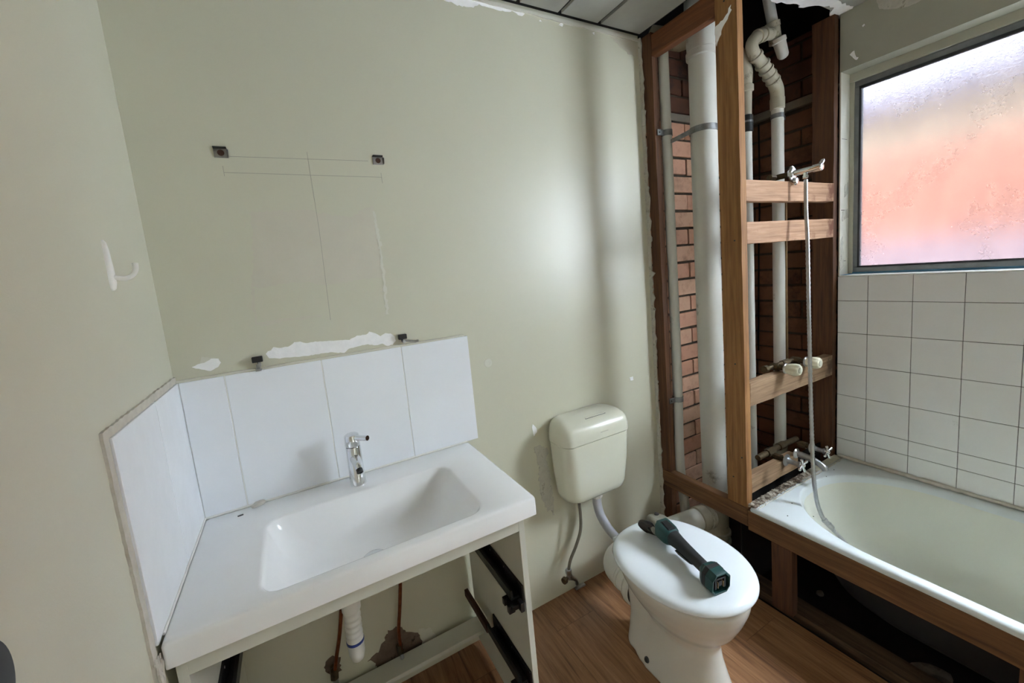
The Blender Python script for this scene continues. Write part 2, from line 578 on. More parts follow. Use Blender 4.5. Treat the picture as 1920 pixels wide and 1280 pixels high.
# ragged plaster left on the end of the back wall
pts = [(0.0, .02), (0.0, H)]
rn = random.Random(4); z = H
while z > .05:
    pts.append((-.014 - abs(rn.gauss(0, .006)), z)); z -= rn.uniform(.008, .03)
pts.append((-.012, .02))
bm = new(); prism(bm, [(1.866, a, b) for a, b in pts], (.007, 0, 0)); struct('trim_plaster_edge', bm, 'patch_dirty', smooth=0)
bm = new()
for z0_, z1_ in ((.45, 1.0), (1.05, 1.5), (1.6, 2.2)):
    tube(bm, [(1.868, -.002 + rn.uniform(-.002, .001), z0_ + (z1_ - z0_) * i / 9) for i in range(10)], .0016, 6)
struct('trim_crack', bm, 'gap', smooth=0)

# ---- tiles over the bath
bm = new()
ys = [YB - .001] + [-.591 - j * .155 for j in range(14)]
zs = [WZ0 - .003] + [1.199 - i * .155 for i in range(5)] + [.509, .418]
for ya, yb in zip(ys, ys[1:]):
    for za, zb in zip(zs, zs[1:]):
        if ya < YF + .2:
            continue
        box(bm, (X2 - .006, yb + .001, zb + .0012), (X2 + .0005, ya - .001, za - .0012))
tl = struct('wall_right_tiles', bm, 'tile', smooth=0, bevel=.0012)
bm = new(); box(bm, (X2 - .0035, ys[-1], .40), (X2 + .0008, YB, WZ0 - .004)); struct('grout', bm, 'grout', tl, smooth=0)
# grubby bead where bath meets tiles
bm = new(); tube(bm, [(X2 - .012, YB - .01 - .02 * i, .419 + random.uniform(-.001, .001)) for i in range(100)], [random.uniform(.007, .011) for _ in range(100)], 8)
struct('trim_bath_bead', bm, 'caulk')

# ---- window
FX = 2.72
win = struct('window_1', (lambda b: (box(b, (FX - .012, WY1, WZ0), (FX + .02, WY0, WZ0 + .033)), box(b, (FX - .012, WY1, WZ1 - .062), (FX + .02, WY0, WZ1 - .036)),
      box(b, (FX - .012, WY0 - .040, WZ0 + .033), (FX + .02, WY0, WZ1 - .062)), box(b, (FX - .012, WY1, WZ0 + .033), (FX + .02, WY1 + .04, WZ1 - .062)),
      box(b, (FX - .012, -1.22, WZ0 + .033), (FX + .02, -1.17, WZ1 - .062)), b)[-1])(new()), 'frame_alu', smooth=0, bevel=.003)
# sash in view is closed; the unseen one is left open for added daylight
for ya, yb in ((-.514, -1.175),):
    bm = new(); box(bm, (FX + .004, yb, WZ0 + .028), (FX + .009, ya, WZ1 - .05)); obj('pane', bm, 'glass', win, smooth=0)
    bm = new()
    za, zb = WZ0 + .033, WZ1 - .062
    box(bm, (FX - .014, yb - .002, za), (FX - .002, ya + .002, za + .006)); box(bm, (FX - .014, yb - .002, zb - .012), (FX - .002, ya + .002, zb))
    box(bm, (FX - .014, ya - .006, za), (FX - .002, ya + .002, zb)); box(bm, (FX - .014, yb - .002, za), (FX - .002, yb + .006, zb))
    obj('gasket', bm, 'frame_dark', win, smooth=0)
bm = new(); box(bm, (X2 - .004, -1.8, WZ0 - .003), (FX - .012, WY0, WZ0 + .0015)); struct('window_sill', bm, 'hook', win, smooth=0)
bm = new(); box(bm, (FX - .017, -1.8, WZ0 + .0015), (FX - .011, WY0 - .002, WZ0 + .010)); box(bm, (X2 + .002, -.50, WZ0 + .0015), (FX - .02, WY0 - .001, WZ0 + .0025))
obj('masking_tape', bm, 'frame_blue', win, smooth=0)
bm = new(); box(bm, (FX - .016, WY0 - .012, WZ0 + .004), (FX - .0115, WY0 - .002, WZ1 - .002)); box(bm, (FX - .016, -1.8, WZ1 - .018), (FX - .0115, WY0, WZ1 - .004))
obj('frame_seal', bm, 'caulk', win, smooth=0)
bm = new(); box(bm, (FX - .022, -1.8, WZ1 - .036), (FX + .02, WY0, WZ1)); box(bm, (FX - .018, WY0 - .018, WZ0 + .004), (FX - .0118, WY0, WZ1 - .036)); obj('painted_subframe', bm, 'paint_sub', win, smooth=0, bevel=.002)
# damage marks over and beside the window
wall_patch('plaster_patch', [(-.60, 2.458), (-.612, 2.42), (-.651, 2.397), (-.70, 2.376), (-.78, 2.38), (-.80, 2.43), (-.78, 2.474), (-.62, 2.474)], 'patch_dirty', wr_, '-x', X2, seed=21)
wall_patch('plaster_patch', [(-.512, 2.29), (-.525, 2.30), (-.535, 2.27), (-.542, 2.262), (-.536, 2.255), (-.52, 2.275)], 'patch', wr_, '-x', X2, th=.004, seed=22)
wall_patch('plaster_patch', [(-.552, 2.385), (-.56, 2.39), (-.563, 2.384), (-.556, 2.379)], 'patch', wr_, '-x', X2, th=.001, jit=0)
for (cz, h, w0, w1, sd) in ((1.42, .16, 2.625, 2.66, 5), (1.60, .06, 2.64, 2.70, 6), (1.72, .07, 2.66, 2.70, 7)):
    pts = ragged([(w0, cz - h / 2), (w1, cz - h / 2 + .02), (w1 - .01, cz + h / 2), (w0 + .006, cz + h / 2 - .01)], .004, .01, sd)
    bm = new(); prism(bm, [(a, -.4768, b) for a, b in pts], (0, -.001, 0)); obj('jamb_scrape', bm, 'patch_dirty', wr_, smooth=0)

# what stands outside, seen blurred through the frosted glass
bm = new(); box(bm, (5.2, -2.4, -.5), (5.4, 5, 2.20)); struct('wall_outside', bm, simple('outside brick', (172, 118, 98), .9, var=.15, vscale=1.2), smooth=0)
bm = new(); box(bm, (5.2, -2.4, 2.20), (5.4, 5, 2.62)); struct('trim_outside_render', bm, simple('outside render', (166, 146, 124), .9, var=.1, vscale=1.5), smooth=0)
bm = new(); box(bm, (4.95, -2.6, 2.62), (5.4, 5, 2.86)); struct('trim_outside_eave', bm, simple('outside eave', (140, 134, 150), .8), smooth=0)
bm = new(); box(bm, (2.77, -9, -.6), (5.2, 5, -.5)); struct('floor_outside', bm, simple('outside paving', (104, 100, 102), .9), smooth=0)
bm = new(); box(bm, (5.12, -2.4, -.5), (5.2, 5, 1.45)); struct('trim_outside_plinth', bm, simple('outside plinth', (150, 128, 130), .9), smooth=0)
# unseen hallway added beyond the open doorway as a source of fill light
bm = new()
box(bm, (-.4, -4.6, -.05), (2.3, YF - .1, 0)); box(bm, (-.5, -4.7, 0), (-.4, YF - .1, 2.5)); box(bm, (2.3, -4.7, 0), (2.4, YF - .1, 2.5)); box(bm, (-.5, -4.7, 2.5), (2.4, YF - .1, 2.6)); box(bm, (-.5, -4.7, 0), (2.4, -4.6, 2.6))
struct('wall_added_hallway', bm, 'outer', smooth=0)

# unseen fill lamps added on the bathroom ceiling and in the hallway
def fill_lamp(x, y, z, w, lab):
    t_ = thing('fill_lamp', (x, y, z), lab, 'lamp')
    bm = new(); lathe(bm, (x, y, z), (0, 0, -1), [(0, .16), (.03, .165), (.034, .150), (.034, .145)], 40); obj('fill_lamp_housing', bm, 'hook', t_)
    bm = new(); lathe(bm, (x, y, z - .030), (0, 0, -1), [(0, .148), (.018, .145), (.026, .12), (.03, .06), (.031, .001)], 40)
    mm = NT('fill lamp glass'); mm.set(Roughness=.4); mm.b.inputs['Emission Color'].default_value = (1, .97, .93, 1); mm.b.inputs['Emission Strength'].default_value = w
    obj('fill_lamp_diffuser', bm, mm.m, t_)


fill_lamp(1.15, -2.15, H, ROOM_FILL_W, 'added round white fill lamp on the ceiling behind the camera')
fill_lamp(.95, -3.6, 2.5, HALL_FILL_W, 'added round white fill lamp in the added hallway beyond the doorway')

# ---- marks on the back wall
wall_patch('plaster_patch', [(0.229, 1.298), (0.234, 1.306), (0.243, 1.307), (0.252, 1.317), (0.261, 1.312), (0.276, 1.31), (0.295, 1.312), (0.309, 1.322), (0.325, 1.321), (0.34, 1.314), (0.367, 1.314), (0.4, 1.31), (0.428, 1.308), (0.469, 1.304), (0.494, 1.313), (0.524, 1.313), (0.534, 1.321), (0.555, 1.312), (0.569, 1.301), (0.586, 1.308), (0.605, 1.304), (0.616, 1.291), (0.618, 1.277), (0.606, 1.265), (0.587, 1.263), (0.572, 1.274), (0.55, 1.271), (0.526, 1.279), (0.501, 1.278), (0.465, 1.274), (0.448, 1.264), (0.423, 1.267), (0.412, 1.272), (0.373, 1.273), (0.337, 1.272), (0.297, 1.276), (0.256, 1.279), (0.234, 1.284)], 'patch', wb_, jit=.001, step=.006)
wall_patch('plaster_patch', [(0.046, 1.292), (0.06, 1.298), (0.076, 1.3), (0.093, 1.308), (0.11, 1.306), (0.114, 1.293), (0.107, 1.282), (0.087, 1.273), (0.073, 1.279), (0.054, 1.287)], 'patch', wb_, jit=.0006, step=.006)
wall_patch('plaster_patch', [(0.066, 1.300), (0.072, 1.318), (0.09, 1.312), (0.105, 1.309), (0.093, 1.308), (0.076, 1.3)], 'residue_pale', wb_, jit=.0006, step=.006)
wall_patch('plaster_hole', [(0.378, 0.155), (0.413, 0.166), (0.437, 0.192), (0.456, 0.229), (0.491, 0.226), (0.522, 0.192), (0.563, 0.162), (0.572, 0.115), (0.553, 0.084), (0.479, 0.060), (0.423, 0.04), (0.383, 0.05), (0.407, 0.114)], 'plaster_brown', wb_, jit=.005, seed=4)
wall_patch('plaster_patch', [(0.564, 0.173), (0.608, 0.158), (0.623, 0.12), (0.623, 0.087), (0.577, 0.088), (0.573, 0.123)], 'residue_pale', wb_, jit=.004, seed=5)
wall_patch('plaster_hole', [(0.246, 0.222), (0.244, 0.190), (0.262, 0.160), (0.290, 0.168), (0.292, 0.215), (0.268, 0.236)], 'plaster_brown', wb_, jit=.004, seed=6)
wall_patch('plaster_patch', [(1.138, 0.735), (1.172, 0.732), (1.203, 0.7), (1.19, 0.658), (1.202, 0.6), (1.204, 0.53), (1.212, 0.432), (1.204, 0.388), (1.19, 0.43), (1.176, 0.422), (1.161, 0.451), (1.15, 0.517), (1.144, 0.581), (1.15, 0.64), (1.138, 0.697)], 'patch_dirty', wb_, jit=.005, seed=7)
wall_patch('plaster_patch', [(1.139, 0.831), (1.151, 0.82), (1.156, 0.793), (1.14, 0.78), (1.134, 0.818)], 'patch', wb_, jit=.002, seed=8)
wall_patch('plaster_patch', [(0.70, 2.470), (0.80, 2.455), (0.933, 2.441), (0.96, 2.439), (0.983, 2.434), (1.016, 2.435), (1.045, 2.441), (1.071, 2.454), (1.101, 2.454), (1.136, 2.451), (1.177, 2.453), (1.21, 2.46), (1.252, 2.450), (1.265, 2.464), (1.211, 2.471), (1.159, 2.474), (0.9, 2.475)], 'patch', wb_, jit=.002, seed=9)
for q in ([(1.425, 2.453), (1.439, 2.465), (1.449, 2.46), (1.443, 2.449)], [(1.33, 2.449), (1.336, 2.456), (1.342, 2.449)], [(1.60, 2.455), (1.612, 2.46), (1.61, 2.448)]):
    wall_patch('plaster_chip', q, 'patch', wb_, jit=0)
wall_patch('water_stain', [(1.70, 2.46), (1.75, 2.43), (1.80, 2.405), (1.85, 2.40), (1.862, 2.43), (1.862, 2.47), (1.78, 2.468)], 'residue', wb_, jit=.004, th=.0006, seed=10)
wall_patch('plaster_chip', [(1.700, 0.920), (1.722, 0.921), (1.724, 0.902), (1.704, 0.904)], 'patch', wb_, jit=.0015, seed=11)
wall_patch('ceiling_bead', [(.0, 2.462), (.5, 2.466), (1.0, 2.463), (1.45, 2.463), (1.866, 2.462), (1.866, 2.475), (.0, 2.475)], 'residue_pale', wb_, jit=.002, th=.006, step=.03, seed=12)
# filled screw hole
bm = new(); lathe(bm, (.961, -.0001, 1.132), (0, -1, 0), [(0, .017), (.0012, .016), (.0014, .009), (.0006, .008)], 20); obj('filled_hole', bm, 'residue_pale', wb_)
# pale rectangle of adhesive where the mirror was
for q, m_, th in (([(.22, 1.50), (.36, 1.505), (.42, 1.49), (.605, 1.50), (.605, 1.66), (.60, 1.74), (.52, 1.70), (.40, 1.725), (.25, 1.72), (.24, 1.6)], 'residue', .0004),
                  ([(.598, 1.37), (.607, 1.37), (.612, 1.60), (.606, 1.72), (.601, 1.72), (.603, 1.55)], 'residue_pale', .0009),
                  ([(.215, 1.385), (.40, 1.392), (.40, 1.397), (.222, 1.396), (.228, 1.50), (.218, 1.50)], 'residue', .0006)):
    wall_patch('adhesive_residue', q, m_, wb_, jit=.004, th=th, seed=13)


def line_mark(a, b, w=.0011):
    a, b = Vector((a[0], 0, a[1])), Vector((b[0], 0, b[1])); d = (b - a).normalized(); n = Vector((-d.z, 0, d.x)) * w / 2
    bm = new(); prism(bm, [a + n, b + n, b - n, a - n], (0, -.0007, 0)); return bm


for a, b in (((.222, 1.877), (.604, 1.882)), ((.202, 1.832), (.642, 1.831)), ((.425, 1.90), (.427, 1.66)), ((.427, 1.66), (.421, 1.376)), ((.202, 1.85), (.202, 1.822)), ((.641, 1.845), (.642, 1.812))):
    obj('pencil_line', line_mark(a, b), 'pencil', wb_, smooth=0)

# ================================================================== vanity splashbacks
t = thing('splashback', (.44, 0, .84), 'row of four tall white glossy tiles behind the washbasin on the back wall', 'splashback')
for i, (a, b) in enumerate(((.0095, .1167), (.1167, .3754), (.3754, .6311), (.6311, .884))):
    bm = new(); box(bm, (a + .0012, -.010, .8465), (b - .0012, 0, 1.2535)); obj('tile', bm, 'splash', t, smooth=0, bevel=.002, seg=3)
bm = new(); box(bm, (.009, -.0065, .8465), (.883, -.0005, 1.253)); obj('grout', bm, 'hook', t, smooth=0)
bm = new(); tube(bm, [(.01 + i * .0295, -.0105, .8470 + random.uniform(-.0006, .0006)) for i in range(29)], .0034, 8); obj('bottom_sealant', bm, 'hook', t)
bm = new(); tube(bm, [(.0 + i * .03, -.004, 1.256 + random.uniform(-.001, .001)) for i in range(30)], [random.uniform(.004, .006) for _ in range(30)], 8)
obj('sealant', bm, 'residue_pale', t)
t = thing('splashback', (0, -.25, .84), 'white tiled splashback on the left wall, edged with rough old sealant', 'splashback')
for a, b in ((-.0005, -.235), (-.235, -.505)):
    bm = new(); box(bm, (0, b + .0008, .8465), (.0095, a - .0008, 1.2535)); obj('tile', bm, 'splash', t, smooth=0, bevel=.0015)
bm = new(); box(bm, (.0005, -.504, .8465), (.008, -.001, 1.253)); obj('grout', bm, 'hook', t, smooth=0)
bm = new(); tube(bm, [(.0105, -.014 - i * .0243, .8468 + random.uniform(-.0005, .0005)) for i in range(20)], .0030, 8); obj('bottom_sealant', bm, 'hook', t)
pts = ragged([(-.001, 1.2535), (-.001, 1.272), (-.525, 1.270), (-.528, 1.1), (-.526, .95), (-.530, .80), (-.52, .74), (-.505, .72), (-.500, .79), (-.5055, .80), (-.5055, 1.2535)], .0015, .012, 15)
bm = new(); prism(bm, [(.0, a, b) for a, b in pts], (.005, 0, 0)); obj('sealant', bm, 'caulk', t, smooth=0)
bm = new()
rn = random.Random(2)
for i in range(7):
    y0 = -.515 + rn.uniform(-.012, .008)
    tube(bm, [(.006 + rn.uniform(-.002, .004), y0 + rn.uniform(-.008, .008), .83 - .02 * j + rn.uniform(-.004, .004)) for j in range(6)], [.0015, .003, .0035, .003, .0025, .001], 6, smooth=3)
obj('sealant_strand', bm, 'caulk', t)

# ================================================================== washbasin
ZV = .846
t = thing('washbasin', (.425, -.25, ZV - .058), 'wide white ceramic washbasin slab with a shallow rectangular bowl on the open cabinet', 'washbasin')
cx, cy, hx, hy = .425, -.258, .415, .2475
bx, by = .434, -.308     # bowl centre
R = []
m = 10
R.append(rring(bx, by, .20, .105, .03, ZV - .130, m))
R.append(rring(bx, by, .29, .16, .04, ZV - .085, m))
R.append(rring(cx, cy, .37, .20, .02, ZV - .058, m))
R.append(rring(cx, cy, hx - .006, hy - .006, .004, ZV - .058, m))
R.append(rring(cx, cy, hx, hy, .006, ZV - .054, m))
R.append(rring(cx, cy, hx, hy, .007, ZV - .008, m))
R.append(rring(cx, cy, hx - .0024, hy - .0024, .008, ZV - .0022, m))
R.append(rring(cx, cy, hx - .008, hy - .008, .01, ZV, m))
# inner opening .168...700 / -.14...-.478
R.append(rring(bx, by, .2705, .1730, .050, ZV, m))
R.append(rring(bx, by, .2660, .1690, .048, ZV - .0012, m))
R.append(rring(bx, by, .2625, .1660, .047, ZV - .0050, m))
R.append(rring(bx - .002, by, .255, .1610, .046, ZV - .020, m))
R.append(rring(bx - .008, by - .004, .232, .150, .050, ZV - .060, m))
R.append(rring(bx - .012, by - .008, .205, .136, .055, ZV - .092, m))
R.append(rring(bx - .014, by - .008, .165, .112, .055, ZV - .110, m))
R.append(rring(bx - .014, by - .008, .09, .07, .04, ZV - .117, m))
R.append(rring(bx - .014, by - .002, .022, .022, .022, ZV - .119, m))
bm = new(); loft(bm, R, True, True); obj('basin', bm, 'ceramic', t, smooth=50)
# overflow ring on the bowl's back slope
oc = Vector((.426, -.1415, .794)); nv = Vector((0, -1, .30)).normalized()
bm = new(); lathe(bm, oc - nv * .004, nv, [(0, .0150), (.0065, .0150), (.009, .0135), (.009, .0105), (.002, .0095)], 32, caps=False); obj('overflow_ring', bm, 'chrome', t)
bm = new(); lathe(bm, oc, nv, [(-.003, .0098), (.0005, .0098)], 24); obj('overflow_hole', bm, 'gap', t)
bm = new(); lathe(bm, (.420, -.310, ZV - .1195), (0, 0, 1), [(0, .030), (.002, .031), (.004, .028), (.004, .020), (.007, .019), (.009, .012), (.0095, .001)], 36); obj('drain', bm, 'chrome', t)

# faucet
t = thing('faucet', (.425, -.085, ZV), 'chrome cylindrical basin mixer tap at the back of the washbasin', 'faucet')
fx, fy = .425, -.085
bm = new(); lathe(bm, (fx, fy, ZV), (0, 0, 1), [(0, .0245), (.003, .0250), (.006, .0238), (.125, .0225), (.128, .0215)], 40); obj('body', bm, 'chrome', t)
bm = new(); lathe(bm, (fx, fy, ZV + .130), (0, 0, 1), [(0, .0218), (.002, .0228), (.030, .0226), (.036, .021), (.039, .016), (.040, .002)], 40); obj('cap', bm, 'chrome', t)
bm = new()
lathe(bm, (fx, fy, ZV + .126), (0, 0, 1), [(0, .0205), (.006, .0205)], 30)
obj('seam_ring', bm, 'steel_dark', t)
bm = new(); tube(bm, [(fx + .008, fy - .012, ZV + .158), (fx + .022, fy - .030, ZV + .158), (fx + .040, fy - .052, ZV + .160)], [.0095, .0085, .0080], 16); obj('lever', bm, 'chrome', t)
bm = new(); tube(bm, [(fx, fy - .012, ZV + .092), (fx + .001, fy - .035, ZV + .090), (fx + .002, fy - .060, ZV + .084), (fx + .0025, fy - .074, ZV + .076)], [.0155, .0145, .0125, .0115], 20, smooth=4); sp = obj('spout', bm, 'chrome', t)
bm = new(); lathe(bm, (fx + .0025, fy - .071, ZV + .074), (0, -.75, -.66), [(0, .0095), (.0085, .0095), (.0085, .007), (.006, .006)], 20, caps=True); obj('aerator', bm, 'steel_dark', sp)

# rubble on the back of the basin
bm = new(); bmesh.ops.create_icosphere(bm, subdivisions=2, radius=1)
for v in bm.verts:
    v.co = Vector((v.co.x * .021 + .145, v.co.y * .012 - .030 + v.co.x * .004, ZV + .0075 + v.co.z * (.0075 + .003 * v.co.x))) + Vector((random.uniform(-1, 1), random.uniform(-1, 1), random.uniform(-.6, .6))) * .0018
tag(obj('mortar_chunk', bm, 'caulk', smooth=0), 'small beige chunk of broken mortar lying at the back of the washbasin', 'rubble')
bm = new(); box(bm, (.094, -.060, ZV), (.108, -.054, ZV + .0015), Matrix.Rotation(.2, 3, 'Z')); tag(obj('metal_sliver', bm, 'steel_dark', smooth=0), 'tiny dark sliver lying on the basin rim beside the mortar chunk', 'debris')

# ================================================================== vanity cabinet
ZC = ZV - .058
t = thing('vanity_cabinet', (.42, -.25, .10), 'white vanity cabinet without its drawers, standing open under the washbasin', 'cabinet')
CB = -.02
for xa in (.018, .789):
    bm = new(); box(bm, (xa, -.482, .03), (xa + .018, CB, ZC)); obj('side_panel', bm, 'cabinet', t, smooth=0, bevel=.001)
bm = new(); box(bm, (.036, -.482, ZC - .042), (.789, -.466, ZC)); obj('front_rail', bm, 'cabinet', t, smooth=0, bevel=.001)
bm = new(); box(bm, (.036, -.095, .112), (.789, -.020, .128)); box(bm, (.036, -.036, .06), (.789, -.020, .112)); obj('back_rail', bm, 'cabinet', t, smooth=0, bevel=.001)
bm = new(); box(bm, (.036, -.482, .03), (.789, -.40, .046)); obj('bottom_rail', bm, 'cabinet', t, smooth=0, bevel=.001)


def runner(x, s, z, y1=-.06):
    """drawer runner on the inner face x; s = direction into the cabinet"""
    bm = new()
    a, b = sorted((x, x + s * .006)); box(bm, (a, -.475, z - .002), (b, y1, z + .052))
    o = obj('drawer_runner', bm, 'black', t, smooth=0, bevel=.001)
    bm = new(); a, b = sorted((x + s * .006, x + s * .034)); box(bm, (a, -.455, z + .004), (b, y1 - .01, z + .012)); a, b = sorted((x + s * .026, x + s * .034)); box(bm, (a, -.455, z + .012), (b, y1 - .01, z + .034))
    obj('slide_rail', bm, 'steel_dark', o, smooth=0, bevel=.001)
    bm = new()
    a, b = sorted((x + s * .008, x + s * .042)); box(bm, (a, -.478, z - .010), (b, -.430, z + .004))
    a, b = sorted((x + s * .030, x + s * .050)); box(bm, (a, -.470, z - .022), (b, -.455, z + .002)); box(bm, (a, -.440, z - .016), (b, -.425, z + .006))
    a, b = sorted((x + s * .010, x + s * .022)); box(bm, (a, -.492, z - .014), (b, -.470, z + .014))
    obj('latch', bm, 'black', o, smooth=0, bevel=.0015)
    bm = new()
    for k in range(9):
        for j in range(2):
            bx_ = x + s * .0063; a, b = sorted((bx_, bx_ + s * .0008)); box(bm, (a, -.465 + k * .012, z + .030 + j * .010), (b, -.459 + k * .012, z + .036 + j * .010))
    obj('perforation', bm, 'steel_dark', o, smooth=0)
    for yy in (-.36, -.26):
        bm = new(); lathe(bm, (x + s * .0055, yy, z + .042), (s, 0, 0), [(0, .0035), (.0014, .003)], 12); obj('screw', bm, 'chrome_dull', o)


for z_ in (.52, .235):
    runner(.789, -1, z_, -.06 if z_ > .4 else -.215)
    runner(.036, 1, z_)
bm = new(); box(bm, (.752, -.226, .236), (.766, -.021, .264)); obj('runner_tail', bm, 'rust', t, smooth=0, bevel=.001)
bm = new(); box(bm, (.766, -.20, .258), (.768, -.10, .268)); obj('paint_chip', bm, 'patch', t, smooth=0)

# waste trap, pipes under the basin
t = thing('basin_waste', (.34, -.2, .30), 'white plastic basin waste trap hanging below the washbasin', 'waste trap')
bm = new(); lathe(bm, (.350, -.235, .70), (-.02, 0.02, -1), [(0, .018), (.10, .018)], 24); obj('tailpiece', bm, 'pvc_white', t)
bm = new(); lathe(bm, (.346, -.235, .605), (-.03, .02, -1), [(0, .022), (.002, .026), (.055, .026), (.058, .022)], 28); obj('nut', bm, 'pvc_white', t)
bm = new(); pr = []
for i in range(22):
    pr.append((i * .0045, .021 + (.0025 if i % 4 < 2 else 0)))
lathe(bm, (.344, -.235, .548), (-.02, 0.01, -1), pr, 28); obj('threaded_collar', bm, 'pvc_white', t)
bm = new(); lathe(bm, (.342, -.235, .452), (0, 0, -1), [(0, .0245), (.006, .0245)], 28); obj('blue_washer', bm, simple('blue washer', (40, 60, 130), .4), t)
bm = new(); lathe(bm, (.342, -.235, .446), (0, 0, -1), [(0, .023), (.035, .022), (.055, .017), (.064, .008), (.066, .001)], 28); obj('cup', bm, 'pvc_white', t)
bm = new(); tube(bm, [(.362, -.232, .600), (.38, -.2, .62), (.395, -.15, .64)], .009, 12, smooth=4); obj('overflow_tube', bm, 'steel_dark', t)
t = thing('water_pipe', (.49, -.03, .2), 'brown copper water pipe rising from the broken plaster on the right under the washbasin', 'pipe')
bm = new(); tube(bm, [(.488, -.035, .165), (.490, -.035, .24), (.505, -.035, .33), (.520, -.035, .44), (.53, -.04, .60)], .0062, 14, smooth=4); obj('tube', bm, 'copper', t)
bm = new(); lathe(bm, (.487, -.032, .150), (.02, 0, 1), [(0, .012), (.012, .012), (.016, .010), (.032, .010), (.034, .006)], 6); obj('nut', bm, 'brass_old', t)
bm = new(); lathe(bm, (.487, -.002, .152), (0, -1, 0), [(0, .011), (.036, .011), (.038, .008)], 16); obj('elbow', bm, 'brass_old', t)
bm = new(); tube(bm, [(.487, -.034, .150), (.489, -.036, .128)], .007, 12); obj('stub', bm, 'chrome_dull', t)
t = thing('water_pipe', (.27, -.03, .2), 'short dark copper pipe with stop valve, left of the white waste trap', 'pipe')
bm = new(); tube(bm, [(.272, -.035, .205), (.285, -.036, .26), (.305, -.04, .34), (.33, -.05, .48)], .0062, 14, smooth=4); obj('tube', bm, 'copper', t)
bm = new(); lathe(bm, (.268, -.002, .195), (0, -1, 0), [(0, .011), (.036, .011), (.038, .008)], 16); lathe(bm, (.268, -.032, .180), (.1, 0, 1), [(0, .014), (.03, .014), (.034, .008)], 6); obj('valve_body', bm, 'brass_old', t)
bm = new(); tube(bm, [(.268, -.034, .180), (.272, -.038, .135)], [.010, .009], 14); lathe(bm, (.272, -.038, .140), (0, 0, -1), [(0, .012), (.014, .012)], 6); obj('nut', bm, 'chrome_dull', t)

# ================================================================== clips on the wall
def top_clip(x, z, lab, grp):
    t = thing('mirror_clip', (x, 0, z), lab, 'mirror clip', grp)
    bm = new(); box(bm, (x - .017, -.004, z - .014), (x + .017, 0, z + .012)); obj('back_plate', bm, 'chrome_dull', t, smooth=0, bevel=.001)
    bm = new(); box(bm, (x - .017, -.014, z + .010), (x + .015, 0, z + .014)); obj('top_lip', bm, 'steel_dark', t, smooth=0, bevel=.0008)
    bm = new(); prism(bm, [(x + .014, -.004, z - .014), (x + .017, -.013, z - .012), (x + .0185, -.013, z + .006), (x + .014, -.004, z + .010)], (.0012, 0, 0)); obj('side_lip', bm, 'chrome_dull', t, smooth=0)
    bm = new(); lathe(bm, (x, -.0035, z - .001), (0, -1, 0), [(0, .0085), (.0012, .0085), (.0015, .0045), (.0008, .0030)], 20); s = obj('screw', bm, 'rust', t)
    return t


c0 = top_clip(.203, 1.886, 'small metal mirror clip with a rusty screw, on the left end of the pencil line', 'upper mirror clips')
copy_tree(c0, (.433, 0, -.001), 'small metal mirror clip on the right end of the pencil line, nearest the pipe duct')


def low_clip(x, z, lab, arm):
    t = thing('shelf_clip', (x, 0, z), lab, 'clip', 'lower black clips')
    bm = new(); box(bm, (x - .014, -.022, z + .001), (x + .014, -.006, z + .018)); obj('black_pad', bm, 'black', t, smooth=0, bevel=.002)
    bm = new(); lathe(bm, (x + .003, -.014, z - .014), (0, 0, 1), [(0, .003), (.016, .003)], 12); box(bm, (x - .001, -.020, z - .012), (x + .008, -.008, z - .004)); obj('stem', bm, 'chrome_dull', t, smooth=0)
    bm = new()
    if arm:
        prism(bm, [(x + .004, -.012, z - .010), (x + .008, -.012, z - .002), (x + .040, -.03, z - .007), (x + .050, -.034, z - .006), (x + .050, -.034, z - .014), (x + .040, -.03, z - .016)], (0, .004, 0))
    else:
        box(bm, (x - .008, -.030, z - .024), (x + .007, -.008, z - .020)); box(bm, (x - .006, -.012, z - .022), (x + .004, -.008, z - .006))
    obj('arm', bm, 'chrome_dull', t, smooth=0, bevel=.0008)
    bm = new(); box(bm, (x - .002, -.008, z - .010), (x + .006, 0, z + .002)); obj('wall_foot', bm, 'steel_dark', t, smooth=0)
    return t


low_clip(.205, 1.278, 'black padded metal clip above the left half of the splashback', False)
low_clip(.640, 1.279, 'black padded clip with a long metal arm, right of the long white plaster patch', True)

# ---- coat hook on left wall
t = thing('coat_hook', (0, -.318, 1.51), 'white plastic coat hook on the left wall', 'hook')
bm = new()
rings = []
for z_, w, d in ((1.513, .004, .004), (1.516, .007, .007), (1.528, .0088, .0095), (1.555, .0080, .0095), (1.595, .0062, .008), (1.610, .0045, .006), (1.615, .002, .003)):
    rings.append([Vector((max(0, d * sin(a)) if 0 < a < pi else 0, -.319 + w * cos(a), z_)) for a in [i * pi / 12 for i in range(13)]])
loft(bm, rings); obj('back_plate', bm, 'hook', t)
bm = new(); tube(bm, [(.006, -.319, 1.540), (.022, -.319, 1.536), (.036, -.320, 1.541), (.043, -.320, 1.553), (.044, -.320, 1.566)], [.0050, .0046, .0046, .0048, .0052], 16, smooth=5); obj('hook_arm', bm, 'hook', t)

# ---- black rounded fitting low on the left wall (at the edge of view)
t = thing('wall_knob', (0, -.93, 1.11), 'black rounded knob on the left wall, cut off by the left edge', 'knob')
bm = new(); lathe(bm, (0, -.918, 1.145), (1, 0, 0), [(0, .014), (.008, .014), (.009, .008), (.02, .008)], 24); obj('stem', bm, 'black', t)
bm = new()
rings = []
for i in range(13):
    a = -pi / 2 + pi * i / 12
    rings.append([Vector((.022 + .009 * sin(a), -.932 + (.030 + .004 * cos(a)) * cos(b), 1.150 + (.040 + .004 * cos(a)) * sin(b))) for b in [2 * pi * k / 40 for k in range(40)]])
loft(bm, rings); obj('cap', bm, 'black', t)

